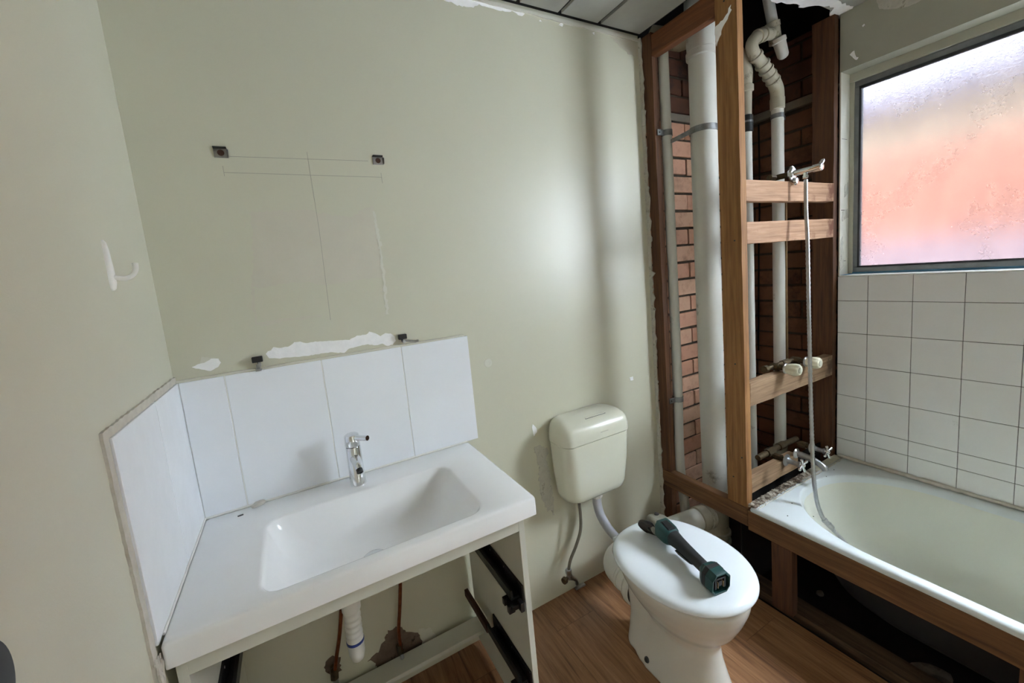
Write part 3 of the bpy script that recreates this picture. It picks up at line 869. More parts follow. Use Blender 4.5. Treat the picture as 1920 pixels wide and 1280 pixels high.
# ================================================================== duct framing
def beam(name, lo, hi, mat, label, grp=None, bevel=.002, cat='timber', wob=.0012):
    bm = new(); box(bm, lo, hi)
    L = max(hi[i] - lo[i] for i in range(3)); ax = max(range(3), key=lambda i: hi[i] - lo[i])
    es = [e for e in bm.edges if abs((e.verts[0].co - e.verts[1].co)[ax]) > L * .9]
    bmesh.ops.subdivide_edges(bm, edges=es, cuts=max(2, int(L / .08)), use_grid_fill=True)
    for v in bm.verts:
        for k in range(3):
            if k != ax:
                v.co[k] += random.uniform(-wob, wob)
    o = obj(name, bm, mat, smooth=0, bevel=bevel)
    return tag(o, label, cat, grp)


post = beam('timber_post', (1.875, -.468, .403), (1.912, -.380, H - .002), 'wood_post', 'tall orange-brown timber corner post between the big stack pipe and the noggins')
wall_patch('plaster_smear', [(-.383, 2.262), (-.380, 2.33), (-.405, 2.335), (-.43, 2.345), (-.445, 2.37), (-.448, 2.352), (-.425, 2.325), (-.40, 2.285)], 'patch', post, '-x', 1.8738, th=.0015, jit=.003, seed=31)
for k, (y_, z_) in enumerate(((-.42, 2.40), (-.44, 1.52), (-.45, .62), (-.41, .52), (-.43, 1.02))):
    bm = new(); lathe(bm, (1.8742, y_, z_), (-1, 0, 0), [(0, .0035), (.0012, .003)], 10); obj('nail_head', bm, 'steel_dark', post)
stud = beam('timber_stud', (1.875, -.069, .403), (1.912, -.016, H - .002), 'wood_postd', 'dark red-brown timber stud where the painted wall ends, behind the thin grey pipe')
beam('timber_rail', (1.8755, -.379, 2.372), (1.912, -.0695, 2.462), 'wood_yred', 'reddish timber head rail just under the ceiling, left of the corner post')
beam('timber_rail', (1.872, -.470, .320), (1.912, -.004, .402), 'wood_y', 'brown timber rail running under the corner post and the stud')
beam('timber_rail', (1.874, -2.16, .305), (1.912, -.4705, .392), 'wood_y', 'long dark timber rail carrying the front rim of the bath')
beam('timber_stud', (1.876, -.645, .020), (1.911, -.565, .3045), 'wood_postd', 'short brown timber prop under the bath rail, nearest the toilet')
beam('timber_stud', (1.876, -1.30, .020), (1.911, -1.215, .3045), 'wood_postd', 'short timber prop under the bath rail at the right edge')
beam('timber_stud', (1.877, -.066, -.02), (1.911, -.006, .3195), 'wood_postd', 'short dark timber stud below the rail beside the grey pipe foot')
beam('timber_plate', (1.922, -2.16, -.03), (2.01, -.30, .012), 'wood_yplate', 'dirty timber bottom plate lying along the floor edge under the bath', bevel=.003)
G = 'noggins between corner post and window wall'
n1 = beam('timber_noggin', (1.913, -.467, 1.667), (2.584, -.430, 1.749), 'wood_x', 'pale timber noggin directly under the shower arm, highest of the four', G)
beam('timber_noggin', (1.913, -.467, 1.502), (2.584, -.430, 1.588), 'wood_x', 'pale timber noggin second from the top, crossed by the shower hose', G)
beam('timber_noggin', (1.913, -.467, .836), (2.584, -.428, .936), 'wood_xold', 'greyish timber noggin carrying the two ivory tap knobs', G)
beam('timber_noggin', (1.913, -.467, .455), (2.27, -.425, .524), 'wood_xold', 'dark timber noggin just above the bath end beside the cross-handled taps', G)
beam('timber_stud', (2.584, -.466, -.02), (2.6195, -.376, H - .002), 'wood_postd', 'dark timber stud against the window wall with a pale front edge')

bm = new(); box(bm, (1.913, -.416, -.03), (2.5835, -.410, .470)); struct('trim_shade_panel', bm, 'void', smooth=0)  # near-black panel painting in the deep shade under the lowest noggin

# ================================================================== duct pipes
t = thing('soil_stack', (2.035, -.20, .15), 'wide grey plastic soil stack behind the corner post', 'soil pipe')
SX, SY, SR = 2.042, -.195, .056
bm = new(); tube(bm, [(SX, SY, .30), (SX, SY, 1.0), (SX, SY, 1.7), (SX + .003, SY, 2.36)], SR, 40); obj('pipe', bm, 'pvc', t)
bm = new(); lathe(bm, (SX + .003, SY, 2.33), (0, 0, 1), [(0, SR + .002), (.004, SR + .008), (.028, SR + .009), (.032, SR + .004), (.07, SR + .006), (.12, SR + .010), (.15, SR + .011), (.40, SR + .006)], 40); obj('upper_socket', bm, 'pvc', t)
bm = new(); tube(bm, [(SX - .09, SY + .19, 2.50), (SX - .03, SY + .08, 2.44), (SX, SY, 2.44)], .045, 24); obj('branch', bm, 'pvc_old', t)
bm = new(); lathe(bm, (SX, SY, .26), (0, 0, 1), [(0, SR + .004), (.0, SR + .014), (.03, SR + .016), (.055, SR + .015), (.060, SR + .003)], 40); obj('lower_socket', bm, 'pvc_old', t)
bm = new(); tube(bm, [(SX, SY, .27), (SX, SY, -.03)], SR + .004, 36)
for zz in (.03, .075):
    lathe(bm, (SX, SY, zz), (0, 0, 1), [(0, SR + .006), (.003, SR + .013), (.018, SR + .013), (.021, SR + .006)], 36)
obj('lower_junction', bm, 'pvc_old', t)
bm = new()
lathe(bm, (SX, SY, 1.996), (0, 0, 1), [(0, SR + .0005), (0, SR + .0035), (.026, SR + .0035), (.026, SR + .0005)], 40, caps=False)
bmesh.ops.translate(bm, verts=bm.verts, vec=(0, 0, .02))
prism(bm, [(SX - SR - .002, SY - .004, 2.018), (SX - SR - .002, SY - .004, 2.040), (SX - .115, SY + .085, 2.008), (SX - .115, SY + .085, 1.990)], (.003, .003, 0))
obj('clamp_strap', bm, 'galv', t, smooth=30)

t = thing('vent_pipe', (1.955, -.075, .0), 'thin light grey waste pipe next to the left stud', 'pipe')
PX, PY = 1.951, -.070
bm = new(); tube(bm, [(PX - .004, PY, 2.46), (PX - .002, PY, 1.6), (PX, PY, .9), (PX - .008, PY, .45), (PX + .004, PY - .01, .20), (PX + .008, PY - .012, .0)], .0235, 24, smooth=4); obj('tube', bm, 'pvc', t)
for z_ in (2.035, .76):
    bm = new(); lathe(bm, (PX - .001, PY, z_), (0, 0, 1), [(0, .0235), (0, .0262), (.026, .0262), (.026, .0235)], 24, caps=False)
    box(bm, (PX - .066, PY - .006, z_), (PX - .018, PY - .002, z_ + .026)); c_ = obj('pipe_clip', bm, 'galv', t, smooth=30)
    bm = new(); lathe(bm, (PX - .055, PY - .0055, z_ + .013), (0, -1, 0), [(0, .004), (.003, .003)], 10); obj('screw', bm, 'steel_dark', c_)

t = thing('waste_pipe', (2.345, -.20, .0), 'narrow grey pipe just right of the corner post with a dark coupling', 'pipe')
AX, AY = 2.315, -.225
bm = new(); tube(bm, [(AX, AY, -.02), (AX, AY, 1.0), (AX + .003, AY, 2.10)], .021, 22); obj('tube', bm, 'pvc', t)
bm = new(); lathe(bm, (AX + .003, AY, 2.03), (0, 0, 1), [(0, .021), (.003, .0265), (.075, .0265), (.078, .021)], 24); cp = obj('coupling', bm, 'steel_dark', t)
bm = new(); lathe(bm, (AX + .003, AY, 2.072), (0, 0, 1), [(0, .0268), (.009, .0268)], 24, caps=False); obj('band', bm, 'galv', cp)
bm = new(); tube(bm, [(AX + .003, AY, 2.10), (AX + .004, AY, 2.24), (AX - .002, AY, 2.30), (AX - .04, AY, 2.36), (AX - .08, AY + .02, 2.40)], [.021, .024, .031, .031, .029], 22, smooth=4)
lathe(bm, (AX + .004, AY, 2.21), (0, 0, 1), [(0, .026), (.004, .031), (.028, .031), (.032, .027)], 24)
obj('upper_bend', bm, 'pvc_old', t)

t = thing('trap_pipe', (2.43, -.28, .1), 'stained pipe with an S-shaped trap at its top, in the middle of the right bay', 'waste trap')
BX, BY = 2.462, -.286
bm = new(); tube(bm, [(BX - .004, BY, .44), (BX - .003, BY, 1.0), (BX, BY, 1.6), (BX, BY, 2.14)], .0265, 26); obj('tube', bm, 'pvc', t)
bm = new(); lathe(bm, (BX - .004, BY, .40), (0, 0, 1), [(0, .032), (.05, .032), (.055, .027)], 26); obj('lower_socket', bm, 'pvc_old', t)
bm = new(); lathe(bm, (BX, BY, 2.125), (0, 0, 1), [(0, .027), (.004, .031), (.05, .0315), (.055, .0295)], 26)
tube(bm, [(BX, BY, 2.165), (BX - .004, BY, 2.215), (BX - .038, BY, 2.255), (BX - .085, BY, 2.290), (BX - .130, BY, 2.318)], [.029, .0295, .029, .027, .026], 24, smooth=4)
for k in range(4):
    q = Vector((BX - .030 - .027 * k, BY, 2.248 + .0195 * k)); lathe(bm, q, (-.80, 0, .58), [(0, .027), (.002, .0325), (.009, .0325), (.011, .027)], 24)
obj('lower_bend', bm, 'pvc_old', t)
bm = new(); tube(bm, [(BX - .130, BY, 2.318), (BX - .180, BY, 2.345), (BX - .196, BY, 2.380), (BX - .168, BY, 2.412), (BX - .120, BY, 2.435), (BX - .045, BY, 2.452)], .0255, 24, smooth=5)
for q, d in (((BX - .160, BY, 2.333), (-.8, 0, .5)), ((BX - .155, BY, 2.419), (.9, 0, .42)), ((BX - .115, BY, 2.436), (1, 0, .3))):
    lathe(bm, q, d, [(0, .0255), (.002, .031), (.014, .031), (.016, .0255)], 24)
obj('u_bend', bm, 'pvc_old', t)
bm = new(); tube(bm, [(BX - .030, BY, 2.495), (BX - .018, BY, 2.455), (BX - .010, BY, 2.415)], .0265, 26); obj('tee_body', bm, 'pvc_old', t)
bm = new(); lathe(bm, (BX - .036, BY, 2.503), (.25, 0, -1), [(0, .025), (.002, .031), (.022, .031), (.025, .026)], 26); obj('tee_ring', bm, 'pvc_old', t)
bm = new(); tube(bm, [(BX - .115, BY, 2.74), (BX - .030, BY, 2.494)], .0225, 24); obj('inlet_pipe', bm, 'pvc', t)
bm = new(); lathe(bm, (BX - .014, BY - .014, 2.434), (.34, -.10, -1), [(0, .025), (.004, .030), (.020, .030), (.024, .026), (.055, .0245), (.080, .0235), (.090, .018), (.095, .008), (.096, .001)], 30); obj('end_cap', bm, 'pvc_white', t)
bm = new(); lathe(bm, (BX, BY, 2.085), (0, 0, 1), [(0, .0265), (0, .0290), (.020, .0290), (.020, .0265)], 26, caps=False); box(bm, (BX + .020, BY - .002, 2.085), (BX + .066, BY + .001, 2.105)); obj('clamp', bm, 'galv', t, smooth=30)

bm = new(); tube(bm, [(2.502, -.30, .90), (2.500, -.30, 1.3), (2.502, -.30, 1.72)], .0055, 12); tag(obj('riser_tube', bm, 'copper_pale'), 'thin dusty copper riser just right of the trap pipe', 'pipe')
bm = new(); tube(bm, [(2.602, -.235, .42), (2.600, -.235, .62), (2.604, -.235, .84)], .0055, 12); tag(obj('riser_tube', bm, 'copper_pale'), 'thin dusty tube low in the right bay, behind the shower hose', 'pipe')
bm = new(); tube(bm, [(2.64, -.07, .9), (2.642, -.078, 1.4), (2.640, -.09, 1.75), (2.642, -.09, 2.14)], .0045, 8, smooth=4); tag(obj('dark_line', bm, 'gap'), 'thin dark line running up the brickwork right of the narrow grey pipe', 'dark_line')  # dark tube tracing a dark vertical line on the brickwork

# toilet outlet pipe to the stack
t = thing('outlet_pipe', (1.90, -.2, .18), 'dirty white outlet pipe leading from behind the toilet into the soil stack', 'soil pipe')
bm = new(); tube(bm, [(1.70, -.155, .19), (1.86, -.175, .188), (2.00, -.193, .182)], .0525, 36); obj('tube', bm, 'pvc', t)
bm = new(); lathe(bm, (1.915, -.182, .186), (1, -.12, -.03), [(0, .053), (.003, .0595), (.045, .060), (.049, .0565), (.053, .0565), (.056, .0605), (.075, .0605), (.078, .054)], 36); obj('socket', bm, 'pvc_old', t)

# ================================================================== bath
ZB = .412
t = thing('bathtub', (2.25, -1.3, .05), 'white enamelled bathtub under the frosted window, set on bare timber framing', 'bathtub')
bxc, byc = 2.245, -1.315
hx, hy = .3695, .842
m = 12
inn = lambda dx, dy, rx, ry, z: rring(bxc + .006, byc - .005, .332 - dx, .790 - dy, rx, z, m, ry)
O = []
O.append(rring(bxc, byc, hx - .012, hy - .012, .01, ZB - .028, m))
O.append(rring(bxc, byc, hx - .002, hy - .002, .014, ZB - .027, m))
O.append(rring(bxc, byc, hx, hy, .016, ZB - .016, m))
O.append(rring(bxc, byc, hx - .003, hy - .003, .018, ZB - .006, m))
O.append(rring(bxc, byc, hx - .010, hy - .010, .020, ZB, m))
O.append(inn(-.004, -.004, .30, .37, ZB - .001))
O.append(inn(.0, .0, .298, .368, ZB - .003))
O.append(inn(.006, .006, .292, .362, ZB - .010))
O.append(inn(.012, .016, .286, .350, ZB - .030))
bm = new(); loft(bm, O, False, False); obj('rim', bm, 'tub_rim', t, smooth=50)
I = [inn(.012, .016, .286, .350, ZB - .030), inn(.030, .045, .268, .33, ZB - .10), inn(.052, .085, .245, .30, ZB - .19), inn(.078, .135, .22, .26, ZB - .265), inn(.11, .19, .19, .22, ZB - .302), inn(.16, .27, .14, .17, ZB - .318), inn(.24, .40, .08, .1, ZB - .322)]
bm = new(); loft(bm, I, False, True); obj('inner_shell', bm, 'tub', t, smooth=60)
Uo = [inn(.004, .008, .29, .36, ZB - .029), inn(.022, .037, .268, .33, ZB - .10), inn(.044, .077, .245, .30, ZB - .195), inn(.070, .127, .22, .26, ZB - .272), inn(.11, .19, .19, .22, ZB - .312), inn(.16, .27, .14, .17, ZB - .327), inn(.24, .40, .08, .1, ZB - .331)]
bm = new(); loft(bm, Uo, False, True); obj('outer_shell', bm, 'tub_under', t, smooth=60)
bm = new(); 
for (x_, y_, z_) in ((2.36, -.543, ZB + .001), (2.45, -.534, ZB + .001), (2.03, -.565, ZB + .001), (1.93, -.60, ZB + .001), (2.0, -.66, ZB + .001)):
    bm = new(); lathe(bm, (x_, y_, z_ - .001), (0, 0, 1), [(0, .0025), (.0015, .0018), (.002, .0002)], 7); obj('grit', bm, 'steel_dark', t)
for leg in ((2.42, -.84), (2.42, -1.80), (2.12, -1.80)):
    bm = new(); box(bm, (leg[0] - .02, leg[1] - .03, -.03), (leg[0] + .02, leg[1] + .03, .086)); obj('leg', bm, 'steel_dark', t, smooth=0)
# ragged old adhesive along the bath end
rn = random.Random(17)
bm = new()
N = 130; G2 = []
for i in range(N):
    x_ = 1.884 + (2.612 - 1.884) * i / (N - 1)
    w = .026 + rn.uniform(-.004, .004) * (1 if x_ < 2.35 else .3); h = .003 + abs(rn.gauss(0, .002)) * (1 if x_ < 2.35 else .15)
    y0 = YB - .001
    G2.append([Vector((x_ + rn.uniform(-.002, .002), y0 + .012, ZB - .01)), Vector((x_, y0 + .008, ZB + h)), Vector((x_, y0 - .006, ZB + h * rn.uniform(.6, 1.4))), Vector((x_, y0 - w * .6, ZB + h * rn.uniform(.2, 1))), Vector((x_, y0 - w, ZB + .0005))])
loft(bm, G2, True, True, closed=False)


def mess_mat():
    tt = NT('ragged adhesive'); n_ = tt.noise(42, 8, .75)
    c_ = tt.ramp(n_, [(.40, lin((64, 54, 46))), (.50, lin((122, 108, 94))), (.58, lin((190, 182, 166)))])
    sp_ = tt.n('ShaderNodeSeparateXYZ'); tt.l(tt.tc, sp_.inputs[0])
    f_ = tt.ramp(sp_.outputs[0], [(.5 - .12 + .0, (0, 0, 0, 1)), (.5 - .08 + .0, (1, 1, 1, 1))])
    c_ = tt.mix(tt.ramp(sp_.outputs[0], [(.10, (0, 0, 0, 1)), (.16, (1, 1, 1, 1))]), c_, lin((206, 204, 184)))
    tt.col(c_); tt.set(Roughness=.9); tt.bump(n_, 1, .006)
    return tt.m


o = obj('trim_bath_adhesive', bm, mess_mat(), smooth=0); o['kind'] = 'structure'
bm = new(); tube(bm, [(1.888 + .0249 * i, YB - .036 + random.uniform(-.002, .002), ZB + .0015) for i in range(30)], [random.uniform(.002, .004) for _ in range(30)], 7); o = obj('trim_bath_sealant', bm, 'patch_dirty'); o['kind'] = 'structure'
# rubble under the bath
for i, (x_, y_, sx_, sy_, sz_, rz, lb) in enumerate(((2.04, -1.00, .022, .055, .03, .5, 'grey broken board chunk leaning in the dark under the bath'), (2.02, -1.16, .03, .03, .025, 0, 'small pale lump of debris under the bath near the bottom right corner'), (2.14, -.62, .014, .014, .012, .4, 'tiny pale chip in the dark under the bath beside the timber prop'))):
    bm = new(); bmesh.ops.create_icosphere(bm, subdivisions=2, radius=1)
    for v in bm.verts:
        c_ = v.co * (1 + random.uniform(-.12, .12)); c_ = Vector((c_.x * sx_, c_.y * sy_, c_.z * sz_)); c_.rotate(Quaternion((0, 0, 1), rz)); v.co = c_ + Vector((x_, y_, sz_ * .8 - .03))
    tag(obj('debris_chunk', bm, 'debris', smooth=0), lb, 'debris')

# ================================================================== shower fittings
t = thing('shower_bracket', (2.24, -.47, 1.78), 'chrome shower outlet arm poking out over the top noggin', 'shower fitting')
SA = Vector((2.24, -.462, 1.780)); ax_ = Vector((0.0, -1, .02)).normalized()
bm = new(); lathe(bm, SA, ax_, [(-.004, .020), (0, .031), (.006, .032), (.010, .026), (.014, .014)], 32); obj('flange', bm, 'chrome', t)
bm = new(); lathe(bm, SA + Vector((.003, -.010, -.032)), ax_, [(0, .016), (.004, .017), (.012, .012), (.014, .002)], 24); obj('lower_flange', bm, 'chrome', t)
bm = new(); lathe(bm, SA, ax_, [(.008, .0125), (.082, .0125), (.084, .0155), (.112, .0158), (.116, .013), (.118, .002)], 28); obj('arm', bm, 'chrome', t)
bm = new(); lathe(bm, SA + Vector((.010, -.100, .008)), (.35, -.2, .6), [(0, .008), (.016, .009), (.024, .0085), (.030, .004)], 20); obj('knob', bm, 'chrome', t)
bm = new(); lathe(bm, SA + Vector((0, -.054, -.008)), (0, 0, -1), [(0, .009), (.010, .009), (.011, .0115), (.020, .0115), (.022, .009)], 6); obj('outlet_nut', bm, 'chrome', t)
bm = new(); tube(bm, [SA + Vector((0, .0, 0)), SA + Vector((0, .045, 0)), SA + Vector((-.02, .075, -.005))], .012, 14); lathe(bm, SA + Vector((-.03, .055, -.004)), (-1, 0, 0), [(0, .013), (.035, .013), (.037, .010)], 8); obj('inlet_elbow', bm, 'brass_old', t)
HP = [(2.240, -.517, 1.745), (2.238, -.519, 1.62), (2.226, -.530, 1.497), (2.203, -.545, 1.255), (2.180, -.560, 1.056), (2.142, -.583, .817), (2.100, -.609, .628), (2.082, -.624, .513), (2.078, -.638, .427), (2.094, -.655, .358), (2.107, -.680, .324), (2.113, -.73, .280), (2.105, -.79, .245), (2.10, -.90, .170), (2.13, -1.02, .112)]
bm = new(); pp, rr_ = catmull([Vector(p) for p in HP], .0076, 26)
d_ = 0; rl = []
for i, p in enumerate(pp):
    rl.append(.0082 if i % 2 else .0068)
tube(bm, pp, rl, 14)
h = thing('shower_hose', (2.24, -.52, 1.75), 'long ribbed metal shower hose hanging into the bath', 'hose')
obj('hose', bm, 'chrome_dull', h, smooth=60)
bm = new(); lathe(bm, (2.092, -.653, .362), (.018, -.040, -.045), [(0, .0085), (.003, .0115), (.010, .0118), (.013, .0095), (.022, .0095), (.024, .012), (.040, .0115), (.044, .009)], 16); obj('connector', bm, 'chrome_dull', h)


def tap_body(t, x, y, z, L, mat='brass_old'):
    bm = new(); tube(bm, [(x, y + .05, z), (x, y - L, z)], [.012, .011], 14); lathe(bm, (x, y + .012, z), (0, 1, 0), [(0, .017), (.03, .017), (.032, .012)], 8)
    return obj('spindle', bm, mat, t)


def ivory_tap(x, label):
    z = .953; y = -.460
    t = thing('shower_tap', (x, y, z), label, 'tap', 'ivory shower taps')
    tap_body(t, x, y, z, .02)
    bm = new(); lathe(bm, (x, y - .012, z), (0, -1, 0), [(0, .020), (.002, .023), (.006, .022), (.012, .015), (.014, .010)], 26); obj('flange', bm, 'chrome_dull', t)
    bm = new(); rings = []
    n = 64
    for d, r, k in ((.018, .016, 0), (.020, .020, .02), (.034, .0245, .10), (.052, .0270, .12), (.064, .0260, .10), (.071, .0225, .05), (.073, .0195, 0)):
        rings.append([Vector((x + (r * (1 - k * (.5 + .5 * cos(8 * a)))) * cos(a), y - d, z + (r * (1 - k * (.5 + .5 * cos(8 * a)))) * sin(a))) for a in [2 * pi * i / n for i in range(n)]])
    loft(bm, rings); kn = obj('knob', bm, 'ivory', t)
    bm = new(); lathe(bm, (x, y - .072, z), (0, -1, 0), [(0, .0130), (.003, .0125), (.004, .010)], 24); obj('cap', bm, 'ivory_grey', kn)
    return t


ivory_tap(2.160, 'left ivory plastic shower tap knob, nearer the corner post')
ivory_tap(2.325, 'right ivory plastic shower tap knob, nearer the window wall')
bm = new(); tube(bm, [(2.09, -.424, .954), (2.16, -.424, .954), (2.25, -.422, .956), (2.34, -.424, .954)], .0095, 14); lathe(bm, (2.225, -.423, .955), (1, 0, 0), [(0, .0135), (.03, .0135), (.032, .0145), (.05, .0145)], 8); lathe(bm, (2.085, -.424, .954), (1, 0, 0), [(0, .016), (.022, .016)], 8)
tag(obj('mixer_pipe', bm, 'brass_old'), 'tarnished brass pipe joining the two ivory taps', 'pipe')


def cross_tap(x, z, label):
    y = -.466
    t = thing('bath_tap', (x, y, z), label, 'tap', 'cross-handled bath taps')
    tap_body(t, x, y, z, .01, 'brass_old')
    bm = new(); lathe(bm, (x, y - .006, z), (0, -1, -.03), [(0, .024), (.002, .027), (.005, .0265), (.010, .016), (.020, .0105), (.050, .0095), (.052, .0125), (.062, .012), (.064, .008)], 28); obj('bonnet', bm, 'chrome_dull', t)
    bm = new()
    c = Vector((x, y - .074, z))
    for a in (.35, .35 + pi / 2, .35 + pi, .35 + 1.5 * pi):
        d = Vector((cos(a), -.12, sin(a)))
        lathe(bm, c + d * .004, d, [(0, .0055), (.010, .0048), (.022, .0062), (.027, .0064), (.0305, .0035), (.031, .0002)], 14)
    lathe(bm, (x, y - .062, z), (0, -1, 0), [(0, .008), (.004, .0105), (.018, .0105), (.022, .008), (.023, .001)], 20)
    obj('cross_handle', bm, 'chrome', t)
    return t


cross_tap(2.160, .530, 'left cross-handled chrome bath tap over the lowest noggin')
cross_tap(2.372, .528, 'right cross-handled chrome bath tap nearest the tiled wall')
t = thing('bath_spout', (2.31, -.44, .52), 'dull chrome bath spout between the two cross-handled taps', 'spout')
bm = new(); lathe(bm, (2.252, -.466, .532), (0, -1, 0), [(0, .021), (.003, .0235), (.007, .021), (.012, .0145)], 26); obj('flange', bm, 'chrome_dull', t)
bm = new(); tube(bm, [(2.252, -.470, .532), (2.252, -.50, .531), (2.252, -.545, .524), (2.252, -.580, .508), (2.252, -.588, .495)], [.0135, .0135, .0135, .0130, .0125], 20, smooth=5); obj('spout_tube', bm, 'chrome_dull', t)
bm = new(); tube(bm, [(2.06, -.405, .545), (2.16, -.402, .545), (2.25, -.400, .546), (2.385, -.402, .543)], .013, 14); lathe(bm, (2.13, -.404, .545), (1, 0, 0), [(0, .019), (.05, .019)], 8); lathe(bm, (2.23, -.402, .546), (1, 0, 0), [(0, .018), (.045, .018)], 8)
tag(obj('mixer_pipe', bm, 'brass_old'), 'grubby brass pipe behind the cross-handled bath taps', 'pipe')

# ================================================================== cistern
t = thing('toilet_cistern', (1.365, -.08, .487), 'ivory plastic toilet cistern hung on the painted back wall', 'cistern')


def ds(x0, x1, y1, z, r, m=8):
    """D-shaped section: flat at the wall, rounded front corners"""
    return [Vector((p.x, min(p.y, -.008), p.z)) for p in rring((x0 + x1) / 2, (-.008 + y1) / 2, (x1 - x0) / 2, (-.008 - y1) / 2, r, z, m)]


bm = new()
loft(bm, [ds(1.255, 1.495, -.118, .4868, .04), ds(1.232, 1.508, -.134, .490, .05), ds(1.212, 1.517, -.146, .502, .055), ds(1.205, 1.521, -.152, .525, .052), ds(1.197, 1.530, -.159, .62, .048), ds(1.191, 1.538, -.164, .7535, .045), ds(1.195, 1.534, -.160, .7545, .045), ds(1.195, 1.534, -.160, .7575, .045)]); obj('tank', bm, 'cistern', t, smooth=60)
bm = new()
loft(bm, [ds(1.195, 1.534, -.160, .7578, .045), ds(1.188, 1.541, -.167, .7580, .045), ds(1.1875, 1.5415, -.1675, .761, .045), ds(1.189, 1.540, -.166, .790, .045), ds(1.193, 1.537, -.160, .812, .045), ds(1.200, 1.531, -.147, .828, .044), ds(1.212, 1.520, -.125, .838, .040), ds(1.230, 1.503, -.100, .8425, .035), ds(1.26, 1.475, -.07, .8435, .02)]); obj('lid', bm, 'cistern', t, smooth=60)
bm = new(); box(bm, (1.330, -.118, .8375), (1.362, -.088, .8425)); box(bm, (1.364, -.118, .8375), (1.432, -.088, .8425)); obj('flush_button', bm, 'cistern', t, smooth=0, bevel=.0015)
bm = new(); box(bm, (1.3265, -.1205, .8382), (1.4355, -.0855, .8398)); obj('button_recess', bm, 'steel_dark', t, smooth=0)
bm = new(); box(bm, (1.365, -.1676, .7835), (1.405, -.1662, .7865)); obj('embossed_mark', bm, 'ivory_grey', t, smooth=0)
# flush bend
t = thing('flush_pipe', (1.385, -.1, .48), 'grey plastic flush bend from the cistern down to the back of the toilet pan', 'pipe')
bm = new(); lathe(bm, (1.383, -.085, .4875), (0, 0, -1), [(0, .022), (.003, .026), (.030, .0255), (.033, .022)], 8); obj('nut', bm, 'pvc_white', t)
bm = new(); tube(bm, [(1.383, -.085, .458), (1.383, -.086, .42), (1.383, -.105, .375), (1.382, -.16, .335), (1.380, -.24, .315), (1.380, -.31, .305)], .0195, 24, smooth=6); obj('tube', bm, 'pvc_grey', t)
# water supply
t = thing('supply_hose', (1.295, -.06, .48), 'grey flexible water hose and grubby stop valve left below the cistern', 'hose')
bm = new(); tube(bm, [(1.300, -.065, .487), (1.300, -.065, .44), (1.300, -.068, .38), (1.290, -.072, .32), (1.262, -.070, .26), (1.232, -.062, .20), (1.222, -.055, .15)], .0068, 14, smooth=8); obj('tube', bm, 'hose_grey', t)
bm = new(); lathe(bm, (1.300, -.065, .490), (0, 0, -1), [(0, .013), (.014, .013), (.016, .008)], 8); obj('top_nut', bm, 'pvc', t)
bm = new(); lathe(bm, (1.222, -.053, .158), (0.05, 0, -1), [(0, .008), (.004, .014), (.024, .014), (.028, .011), (.050, .013)], 6); tube(bm, [(1.224, -.053, .128), (1.236, -.046, .105), (1.262, -.030, .075), (1.285, -.016, .045), (1.292, -.010, .02)], [.013, .012, .008, .008, .008], 14, smooth=4); obj('valve', bm, 'chrome_dull', t)
bm = new(); lathe(bm, (1.212, -.055, .118), (-1, -.3, 0), [(0, .007), (.012, .007), (.013, .015), (.026, .014), (.027, .008)], 10); obj('valve_handle', bm, 'brass_old', t)
bm = new(); box(bm, (1.278, -.022, .0), (1.332, -.006, .009)); obj('floor_plate', bm, 'chrome_dull', t, smooth=0, bevel=.002)

# ================================================================== toilet
t = thing('toilet', (1.38, -.5, 0), 'white ceramic toilet pan with its lid closed, holding the grinder', 'toilet')


def sring(cx, cy, hx, hyf, hyb, z, nf=2.1, nb=2.4, N=56, tilt=0):
    o = []
    for i in range(N):
        a = 2 * pi * i / N
        c, s = cos(a), sin(a)
        n_, hy_ = (nf, hyf) if s < 0 else (nb, hyb)
        o.append(Vector((cx + hx * math.copysign(abs(c) ** (2 / n_), c), cy + hy_ * math.copysign(abs(s) ** (2 / n_), s), z + tilt * s)))
    return o


TX = 1.385
bm = new()
loft(bm, [sring(TX - .010, -.50, .118, .215, .15, 0.0, 2.3, 3), sring(TX - .010, -.50, .116, .212, .148, .012, 2.3, 3), sring(TX - .008, -.505, .100, .190, .13, .06, 2.3, 3), sring(TX - .004, -.51, .086, .166, .11, .12, 2.2, 3), sring(TX, -.515, .082, .150, .11, .17, 2.1, 2.6),
          sring(TX, -.52, .098, .158, .13, .205, 2.1, 2.5), sring(TX, -.525, .128, .190, .16, .25, 2.1, 2.5), sring(TX, -.525, .155, .215, .19, .30, 2.1, 2.5), sring(TX, -.525, .172, .232, .21, .345, 2.1, 2.5), sring(TX, -.525, .178, .238, .215, .38, 2.1, 2.5), sring(TX, -.525, .172, .232, .21, .386, 2.1, 2.5)])
# rear trapway column and outlet
loft(bm, [sring(TX - .012, -.395, .098, .09, .085, 0.0, 2.6, 2.6, 40), sring(TX - .012, -.395, .088, .085, .08, .05, 2.6, 2.6, 40), sring(TX - .010, -.39, .076, .08, .075, .12, 2.4, 2.4, 40), sring(TX - .010, -.385, .078, .085, .075, .20, 2.4, 2.4, 40), sring(TX - .005, -.39, .09, .10, .075, .28, 2.4, 2.4, 40), sring(TX, -.40, .11, .11, .08, .36, 2.4, 2.4, 40)])
tube(bm, [(TX - .012, -.40, .185), (TX - .012, -.26, .18)], [.058, .050], 32)
